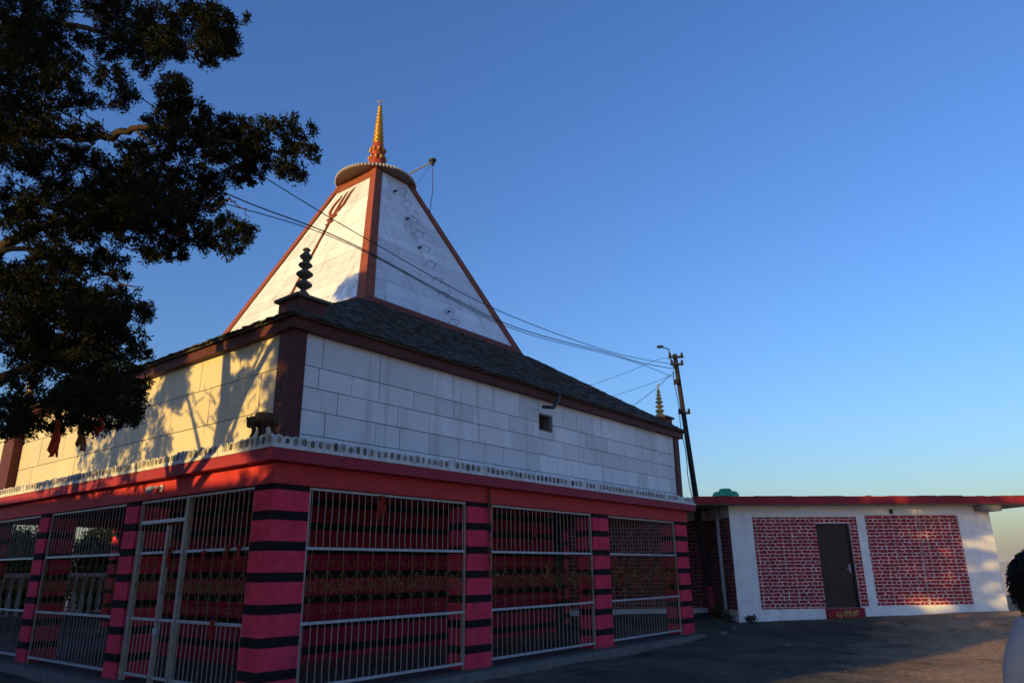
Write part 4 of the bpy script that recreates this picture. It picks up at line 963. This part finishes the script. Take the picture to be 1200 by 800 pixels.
# red prayer cloths hanging in the tree
def hanging_cloth(px, py, d, w, h, m, label, seed):
    rg = random.Random(seed); mb = MB(); nx, nz_ = 6, 10
    p = at(px, py, d)
    for k in range(2):
        o = len(mb.v); ph = rg.uniform(0, 6)
        for j in range(nz_ + 1):
            f = j / nz_
            for i in range(nx + 1):
                g = i / nx - 0.5; ww = w * (0.25 + 0.75 * min(1, f * 2.2)) * (1 - 0.25 * max(0, f - 0.8) * 5 * abs(g))
                mb.v.append((g * ww + 0.02 * math.sin(ph + f * 3), 0.03 * math.sin(g * 11 + ph + f * 2) + k * 0.03, -h * f - 0.04 * f * math.sin(g * 5 + ph)))
        for j in range(nz_):
            for i in range(nx):
                a = o + j * (nx + 1) + i; mb.f.append([a, a + 1, a + nx + 2, a + nx + 1]); mb.m.append(0)
    mb.tube([(0, 0, 0.08), (0, 0.01, 0.03), (0, 0.01, -0.02)], 0.02, 6)
    ob = mb.build('hanging_cloth', MT[m], smooth=True); ob.location = p
    s_ = ob.modifiers.new('thick', 'SOLIDIFY'); s_.thickness = 0.004
    tag(ob, label, 'cloth', 'cloths hung in the tree')
hanging_cloth(66, 500, 7.1, 0.065, 0.27, 'redcloth', 'bright orange red cloth strip hanging lowest from the tree at left', 1)
hanging_cloth(95, 500, 7.0, 0.085, 0.20, 'browncloth', 'faded brown cloth bundle hanging from the tree right of the orange strip', 2)
hanging_cloth(117, 496, 7.0, 0.05, 0.10, 'redcloth', 'short red cloth end peeking out under the tree, rightmost of three', 3)
hanging_cloth(214, 243, 6.9, 0.07, 0.30, 'redcloth', 'dark red cloth hanging high among the branches near the wire', 4)

# unseen shade casters added on the sunny side of the court: a house and a second tree
def sn(s, n, z=0.0): p = SD * s + SN * n; return Vector((p.x, p.y, z))
hp = sn(-17, -20); hrot = math.atan2(SD.y, SD.x)
hs = empty('shade_house', (hp.x, hp.y, -0.2), hrot)
tag(hs, 'unseen plastered house added behind the camera on the left to shade the court', 'house')
mb = MB(); mb.box(-4, 4, -13, 13, -0.5, 5.70); hw_ = mb.build('wall', MT['plaster'], hs)  # height and end set by where its shadow falls
mb = MB(); mb.box(-4.3, 4.3, -13.3, 13.3, 5.701, 5.86); mb.build('roof', MT['concrete'], hs)
for i in range(6):
    mb = MB(); y = -11 + i * 4.2; mb.box(3.98, 4.04, y, y + 1.3, 3.4, 4.7); mb.build('window', MT['dark'], hs)
    mb = MB(); mb.box(3.98, 4.04, y, y + 1.3, 0.9, 2.2); mb.build('window', MT['dark'], hs)
t2p = sn(-8.2, -8.7); t2p.z = gz(t2p.x, t2p.y)
t2 = empty('juniper_tree', t2p)
tag(t2, 'second juniper tree added unseen behind the camera on the left for its shade', 'tree')
mb = MB(); mb.tube([(0, 0, -0.3), (0.1, 0, 1.5), (0.0, 0.15, 4), (0.2, 0.1, 7), (0.1, 0, 10)], [0.4, 0.3, 0.24, 0.15, 0.04], 10); mb.build('trunk', MT['bark'], t2, smooth=True)
c2 = []
for i in range(95):
    a = trg.uniform(0, 6.28); rr = 2.15 * math.sqrt(trg.uniform(0, 1)); z = trg.uniform(2.6, 10.6); tp_ = 1 - 0.5 * smooth((z - 7) / 4)
    nn = -8.7 + rr * tp_ * (math.cos(a) * SN.x + math.sin(a) * SN.y)
    if -9.6 < nn < -7.5 and 5.2 < z < 9.0 and trg.random() < 0.93: continue  # gap left in the crown so sun patches reach the brick wall
    c2.append((np.array((rr * math.cos(a) * tp_, rr * math.sin(a) * tp_, z)), trg.uniform(0.35, 0.7), trg.uniform(0.35, 0.7), trg.uniform(0.25, 0.45)))
crown('crown', c2, t2, MT['leaf'], trg, tuft=0.15, L=0.14, per=22, dens=2.6)

def shade_tree(s, n, rad, zlo, zhi, cnt, label, seed):  # unseen trees added for the shade they cast
    g = np.random.default_rng(seed); p = sn(s, n); p.z = gz(p.x, p.y); t = empty('juniper_tree', p); tag(t, label, 'tree')
    mb = MB(); mb.tube([(0, 0, -0.3), (0.1, 0, zlo * .5), (0.0, 0.1, zlo), (0.1, 0.1, (zlo + zhi) / 2), (0, 0, zhi)], [0.28, 0.22, 0.18, 0.12, 0.03], 10); mb.build('trunk', MT['bark'], t, smooth=True)
    c = []
    for i in range(cnt):
        a = g.uniform(0, 6.28); z = g.uniform(zlo, zhi); f = 1 - 0.55 * (z - zlo) / (zhi - zlo); rr = rad * math.sqrt(g.uniform(0, 1)) * f
        c.append((np.array((rr * math.cos(a), rr * math.sin(a), z)), g.uniform(0.3, 0.55), g.uniform(0.3, 0.55), g.uniform(0.2, 0.4)))
    crown('crown', c, t, MT['leaf'], g, tuft=0.15, L=0.14, per=18, dens=1.6)
shade_tree(-3.8, -16.2, 2.1, 4.4, 8.9, 70, 'third juniper tree added out of the picture on the left for its shade', 41)
shade_tree(-5.5, -0.6, 1.5, 1.9, 5.0, 110, 'low juniper tree added right behind the camera to shade the person', 42)

# shrubs: weeds by the building corner, bushes behind the verandah
def shrub(p, w, h, label, n=26, seed=0, name='shrub', tuft=0.06, L=0.09, group=None):
    rg = np.random.default_rng(seed); e_ = empty(name, p); tag(e_, label, 'shrub', group)
    cl = [(np.array((rg.uniform(-w, w) * 0.7, rg.uniform(-w, w) * 0.5, h * rg.uniform(0.2, 0.85))), w * 0.4, w * 0.4, h * 0.22) for _ in range(max(3, n // 4))]
    crown('foliage', cl, e_, MT['shrub'], rg, tuft=tuft, L=L, per=12, dens=1.2)
    mb = MB()
    for c in cl: mb.tube([(0, 0, -0.05), tuple(c[0] * 0.5 + np.array((0, 0, 0.02))), tuple(c[0])], [0.012, 0.008, 0.004], 5)
    mb.build('stem', MT['bark'], e_)
    return e_
def on_b(x, y): q = B0 + Matrix.Rotation(BROT, 3, 'Z') @ Vector((x, y, 0)); return Vector((q.x, q.y, gz(q.x, q.y)))
shrub(on_b(-0.15, -0.35), 0.14, 0.26, 'leafy green weed at the white corner of the brick building', 22, 1)
shrub(on_b(-0.6, 0.1), 0.25, 0.3, 'low dark weed in the gap left of the white building corner', 18, 2)
shrub(on_b(-0.55, 1.0), 0.3, 0.35, 'dark weed at the foot of the grey drainpipe', 18, 3)
for i, (u, v, w, h, lab) in enumerate(((0.5, 18.6, 1.5, 3.3, 'dark bush seen through the left edge grille'), (3.2, 18.6, 1.5, 3.0, 'dark bush seen through the second left grille'), (6.0, 18.4, 1.6, 3.4, 'taller bush seen through the right half of the second left grille'), (8.6, 18.2, 1.6, 3.2, 'bush seen through the gate bay'))):
    p = TW(u, v, 0); p.z = gz(p.x, p.y); shrub(p, w, h, lab, 330, 20 + i, 'bush', 0.16, 0.16)

# ------------------------------------------------------------------ living things
def skin_obj(name, joints, edges, radii, m, parent=None, sub=2, root=0):
    me = bpy.data.meshes.new(name); me.from_pydata([tuple(j) for j in joints], edges, []); me.update()
    o = bpy.data.objects.new(name, me); COL.objects.link(o); me.materials.append(m)
    if parent is not None: o.parent = parent
    sk = o.modifiers.new('skin', 'SKIN'); sk.use_smooth_shade = True
    if not me.skin_vertices: me.attributes.new('skin', 'FLOAT', 'POINT')
    for i, r in enumerate(radii):
        rr = r if isinstance(r, tuple) else (r, r); me.skin_vertices[0].data[i].radius = rr
        me.skin_vertices[0].data[i].use_root = (i == root)
    su = o.modifiers.new('sub', 'SUBSURF'); su.levels = sub; su.render_levels = sub
    return o
def make_skin_layer(me):
    bm = bmesh.new(); bm.from_mesh(me); bm.verts.layers.skin.verify(); bm.to_mesh(me); bm.free()
def figure(name, chains, m, parent=None, sub=2):
    """chains: lists of (point, radius); a point repeated from an earlier chain joins it"""
    J = []; Rr = []; Ed = []; idx = {}
    for ch in chains:
        prev = None
        for p, r in ch:
            k = tuple(round(c, 4) for c in p)
            if k not in idx: idx[k] = len(J); J.append(k); Rr.append(r)
            i = idx[k]
            if prev is not None and prev != i: Ed.append((prev, i))
            prev = i
    me = bpy.data.meshes.new(name); me.from_pydata(J, Ed, []); me.update(); make_skin_layer(me)
    for i, r in enumerate(Rr):
        sv = me.skin_vertices[0].data[i]; sv.radius = (r, r) if not isinstance(r, tuple) else r; sv.use_root = (i == 0)
    me.materials.append(m)
    o = bpy.data.objects.new(name, me); COL.objects.link(o)
    if parent is not None: o.parent = parent
    sk = o.modifiers.new('skin', 'SKIN'); sk.use_smooth_shade = True
    su = o.modifiers.new('sub', 'SUBSURF'); su.levels = sub; su.render_levels = sub
    return o
# monkey on the ledge corner: x runs along the sunlit ledge (to the left in the photo), z up
mk = empty('macaque', TW(-0.15, 0.02, 3.575), TROT + math.pi / 2); mk.scale = (0.9, 0.9, 0.9)
tag(mk, 'brown macaque standing on all fours with lowered head at the ledge corner', 'monkey')
hip, mid, sho = (0.0, 0, 0.27), (0.15, 0, 0.315), (0.30, 0, 0.31)
figure('body', [[(mid, .115), (hip, .11)], [(mid, .115), (sho, .112), ((0.40, 0, 0.31), .062), ((0.49, 0, 0.30), .098), ((0.55, 0, 0.255), .072), ((0.578, 0, 0.222), .042)],
    [(hip, .11), ((-0.06, 0.075, 0.19), .07), ((0.03, 0.085, 0.11), .042), ((-0.05, 0.085, 0.035), .027), ((0.02, 0.09, 0.010), .022)],
    [(hip, .11), ((-0.05, -0.075, 0.19), .07), ((0.0, -0.085, 0.11), .042), ((-0.09, -0.085, 0.035), .027), ((-0.02, -0.09, 0.010), .022)],
    [(sho, .112), ((0.33, 0.08, 0.20), .055), ((0.27, 0.085, 0.11), .036), ((0.33, 0.08, 0.025), .024), ((0.38, 0.08, 0.008), .018)],
    [(sho, .112), ((0.34, -0.08, 0.20), .055), ((0.34, -0.085, 0.11), .036), ((0.40, -0.08, 0.025), .024), ((0.45, -0.08, 0.008), .018)],
    [(hip, .11), ((-0.12, 0, 0.25), .024), ((-0.17, 0.0, 0.14), .016), ((-0.165, 0.0, 0.0), .013), ((-0.15, 0, -0.10), .010)]], MT['fur'], mk)
mb = MB(); mb.lathe((0.562, 0, 0.235), [(0.012, -0.04), (0.045, -0.02), (0.05, 0.01), (0.034, 0.035), (0.008, 0.045)], 12, 0, (0.6, 0, 0.8), (0, 1, 0), (0.8, 0, -0.6)); mb.build('face', MT['monkeyface'], mk, smooth=True)
for s in (1, -1):
    mb = MB(); mb.lathe((0.485, s * 0.095, 0.325), [(0.006, -0.004), (0.028, 0.0), (0.03, 0.006), (0.01, 0.01)], 10, 0, (1, 0, 0), (0, 0, 1), (0, s, 0.2)); mb.build('ear', MT['monkeyface'], mk, smooth=True)
    mb = MB(); mb.lathe((0.59, s * 0.026, 0.265), [(0.003, -0.006), (0.009, 0.0), (0.006, 0.006), (0.002, 0.008)], 8, 0, (0, 1, 0), (0, 0, 1), (1, 0, 0)); mb.build('eye', MT['black'], mk, smooth=True)

# person at the right edge, seen from behind, looking away over the view
pp = Vector((2.53, 3.55, gz(2.53, 3.55) + 0.0))
pr_ = empty('person', pp, R(-28))
tag(pr_, 'person with curly black hair and pale grey top, seen from behind at right edge', 'person')
K = 1.045
def S(x, y, z): return (x * K, y * K, z * K)
pel = S(0, 0, 0.95); ch = [(pel, .15), (S(0, 0, 1.08), .135), (S(0, 0.0, 1.25), (.175)), (S(0, 0.0, 1.40), .15), (S(0, 0.01, 1.48), .07), (S(0, 0.025, 1.56), .055), (S(0, 0.03, 1.63), .085), (S(0, 0.03, 1.70), .085)]
chains = [ch]
for s in (1, -1):
    chains.append([(S(0, 0.0, 1.40), .15), (S(s * .15, 0, 1.43), .065), (S(s * .205, -0.01, 1.31), .05), (S(s * .237, -0.02, 1.10), .040), (S(s * .26, 0.04, 0.88), .028), (S(s * .258, 0.06, 0.83), .03), (S(s * .255, 0.07, 0.79), .034)])
    chains.append([(pel, .15), (S(s * .10, 0, 0.86), .095), (S(s * .105, 0.01, 0.50), .065), (S(s * .105, -0.015, 0.28), .058), (S(s * .105, -0.02, 0.09), .042), (S(s * .11, 0.02, 0.04), .045), (S(s * .115, 0.13, 0.028), .034)])
    for q, (fx, fl) in enumerate(((-0.024, 0.075), (-0.008, 0.085), (0.008, 0.08), (0.022, 0.062))):
        b_ = S(s * .255, 0.07, 0.79); f0 = S(s * .255 - s * 0.004, 0.07 + fx, 0.755); f1 = S(s * .25, 0.075 + fx, 0.755 - fl * 0.5); f2 = S(s * .24, 0.078 + fx, 0.755 - fl)
        chains.append([(b_, .034), (f0, .0105), (f1, .0095), (f2, .008)])
    chains.append([(S(s * .258, 0.06, 0.83), .03), (S(s * .245, 0.105, 0.80), .012), (S(s * .238, 0.12, 0.765), .01)])
figure('body', chains, MT['skin'], pr_)
hc = Vector(S(-0.03, 0.03, 1.675))
mb = MB()
mb.lathe(hc, [(0.02, -0.125), (0.055, -0.11), (0.075, -0.06), (0.082, 0.0), (0.085, 0.05), (0.07, 0.1), (0.03, 0.125)], 18, 0, (1, 0, 0), (0, 1.2, 0)); 
hd = mb.build('head', MT['skin'], pr_, smooth=True)
mb = MB(); mb.tube([hc + Vector((0, 0.098, 0.02)), hc + Vector((0, 0.118, -0.015)), hc + Vector((0, 0.128, -0.03)), hc + Vector((0, 0.1, -0.042))], [.008, .012, .016, .008], 8); mb.build('nose', MT['skin'], hd, smooth=True)
for s in (1, -1):
    mb = MB(); mb.lathe(hc + Vector((s * 0.033, 0.088, 0.012)), [(0.004, -0.004), (0.014, 0), (0.010, 0.008), (0.003, 0.011)], 10, 0, (1, 0, 0), (0, 0, 0.6), (0, 1, 0)); mb.build('eye', MT['white'], hd, smooth=True)
    mb = MB(); mb.lathe(hc + Vector((s * 0.088, 0.0, 0.0)), [(0.01, -0.006), (0.028, 0), (0.03, 0.008), (0.012, 0.012)], 10, 0, (0, 0.7, 0), (0, 0, 1.1), (s, 0, 0)); mb.build('ear', MT['skin'], hd, smooth=True)
mb = MB(); mb.tube([hc + Vector((-0.028, 0.085, -0.068)), hc + Vector((0, 0.096, -0.066)), hc + Vector((0.028, 0.085, -0.068))], [.003, .008, .003], 6); mb.build('mouth', MT['redcloth'], hd, smooth=True)
# curls
hv = []; hrg = np.random.default_rng(3); mb = MB()
for i in range(5200):
    d = hrg.normal(0, 1, 3); d /= np.linalg.norm(d)
    if d[1] > 0.35 and d[2] < 0.45: continue
    if d[2] < -0.75: continue
    r0 = np.array((0.112, 0.125, 0.13)); p0 = Vector(hc) + Vector(d * r0) + Vector((0, -0.012, -0.005))
    tt = Vector(d).orthogonal().normalized(); bb = Vector(d).cross(tt); ph = hrg.uniform(0, 6.28); ex = hrg.uniform(0.015, 0.06); dr = Vector((0, 0, -0.03))
    pts = [p0 + Vector(d) * ex * f + dr * f * f + (tt * math.cos(ph + 7 * f) + bb * math.sin(ph + 7 * f)) * 0.018 * f ** 0.5 for f in (0, .2, .4, .6, .8, 1.0)]
    mb.tube(pts, [0.0042, 0.0042, 0.004, 0.0038, 0.003, 0.0015], 4)
mb.lathe(Vector(hc) + Vector((0, -0.018, 0.012)), [(0.02, -0.15), (0.08, -0.13), (0.118, -0.05), (0.125, 0.02), (0.105, 0.09), (0.04, 0.14)], 16)
mb.build('hair', MT['hair'], pr_, smooth=True)
# loose top with sleeves and trousers
sh = [[(S(0, 0, 1.08), (.185, .15)), (S(0, 0, 0.98), (.19, .155)), (S(0, 0, 0.82), (.20, .165))], [(S(0, 0, 1.08), (.185, .15)), (S(0, 0, 1.25), (.20, .165)), (S(0, 0.0, 1.42), (.19, .14)), (S(0, 0.005, 1.505), (.11, .09)), (S(0, 0.012, 1.55), (.075, .072))]]
for s in (1, -1): sh.append([(S(0, 0.0, 1.42), (.19, .14)), (S(s * .15, 0, 1.46), .088), (S(s * .205, -0.01, 1.33), .078), (S(s * .235, -0.02, 1.10), .065), (S(s * .25, 0.03, 0.92), .055)])
figure('top', sh, MT['shirt'], pr_)
tr = []
for s in (1, -1): tr.append([(S(0, 0, 0.93), .165), (S(s * .10, 0, 0.84), .118), (S(s * .107, 0.01, 0.50), .088), (S(s * .107, -0.012, 0.25), .08), (S(s * .107, -0.015, 0.07), .07)])
figure('trousers', tr, MT['trousers'], pr_)
for s in (1, -1):
    mb = MB(); c = S(s * .112, 0.05, 0.0); mb.hexa([(c[0] - .05, c[1] - .12, 0), (c[0] + .05, c[1] - .12, 0), (c[0] + .052, c[1] + .15, 0), (c[0] - .052, c[1] + .15, 0)], [(c[0] - .04, c[1] - .11, .08), (c[0] + .04, c[1] - .11, .08), (c[0] + .04, c[1] + .13, .05), (c[0] - .04, c[1] + .13, .05)])
    mb.build('shoe', MT['black'], pr_, bevel=0.015)

for i, (x, y, r, lab) in enumerate(((6.6, 18.9, 0.07, 'small loose stone on the court in front of the brown door'), (9.9, 14.9, 0.06, 'loose stone in the sunlit streak near the right edge'), (5.6, 20.9, 0.12, 'larger rubble stone beside the far pink pillar'), (6.1, 21.6, 0.10, 'rubble stone between the far pillar and the brick building'))):
    bm = bmesh.new(); bmesh.ops.create_icosphere(bm, subdivisions=2, radius=r); rgs = random.Random(50 + i)
    for v in bm.verts: v.co *= rgs.uniform(0.8, 1.15); v.co.z *= 0.62
    me = bpy.data.meshes.new('loose_stone'); bm.to_mesh(me); bm.free(); me.materials.append(MT['concrete'])
    st_ = bpy.data.objects.new('loose_stone', me); COL.objects.link(st_); st_.location = (x, y, gz(x, y) + r * 0.3); tag(st_, lab, 'stone')
# fallen leaves and grit on the court: too many to count
lv = []; rgx = np.random.default_rng(21); V = []
for i in range(5200):
    y = rgx.uniform(9.5, 24); x = rgx.uniform(-1, 15)
    q = TM.inverted() @ Vector((x, y, 0))
    if q.x > -0.4 and q.y > -0.35 and q.x < 13.8: continue
    z = gz(x, y) + 0.014; s = rgx.uniform(0.008, 0.03); a = rgx.uniform(0, 6.28); t = rgx.uniform(-0.012, 0.018)
    u = np.array((math.cos(a), math.sin(a), 0)) * s; w = np.array((-math.sin(a), math.cos(a), 0)) * s * 0.5; c = np.array((x, y, z))
    V += [c - u, c + w + (0, 0, abs(t)), c + u, c - w + (0, 0, abs(t) * 0.4)]
me = bpy.data.meshes.new('fallen_leaves'); me.from_pydata([tuple(p) for p in V], [], [[4 * i, 4 * i + 1, 4 * i + 2, 4 * i + 3] for i in range(len(V) // 4)]); me.materials.append(mat('dry_leaf', (0.16, 0.11, 0.06), 0.9, 0.3, 2, island=0.6))
fo = bpy.data.objects.new('fallen_leaves', me); COL.objects.link(fo); tag(fo, 'scattered dry leaves and grit on the trodden court', 'leaves', kind='stuff')
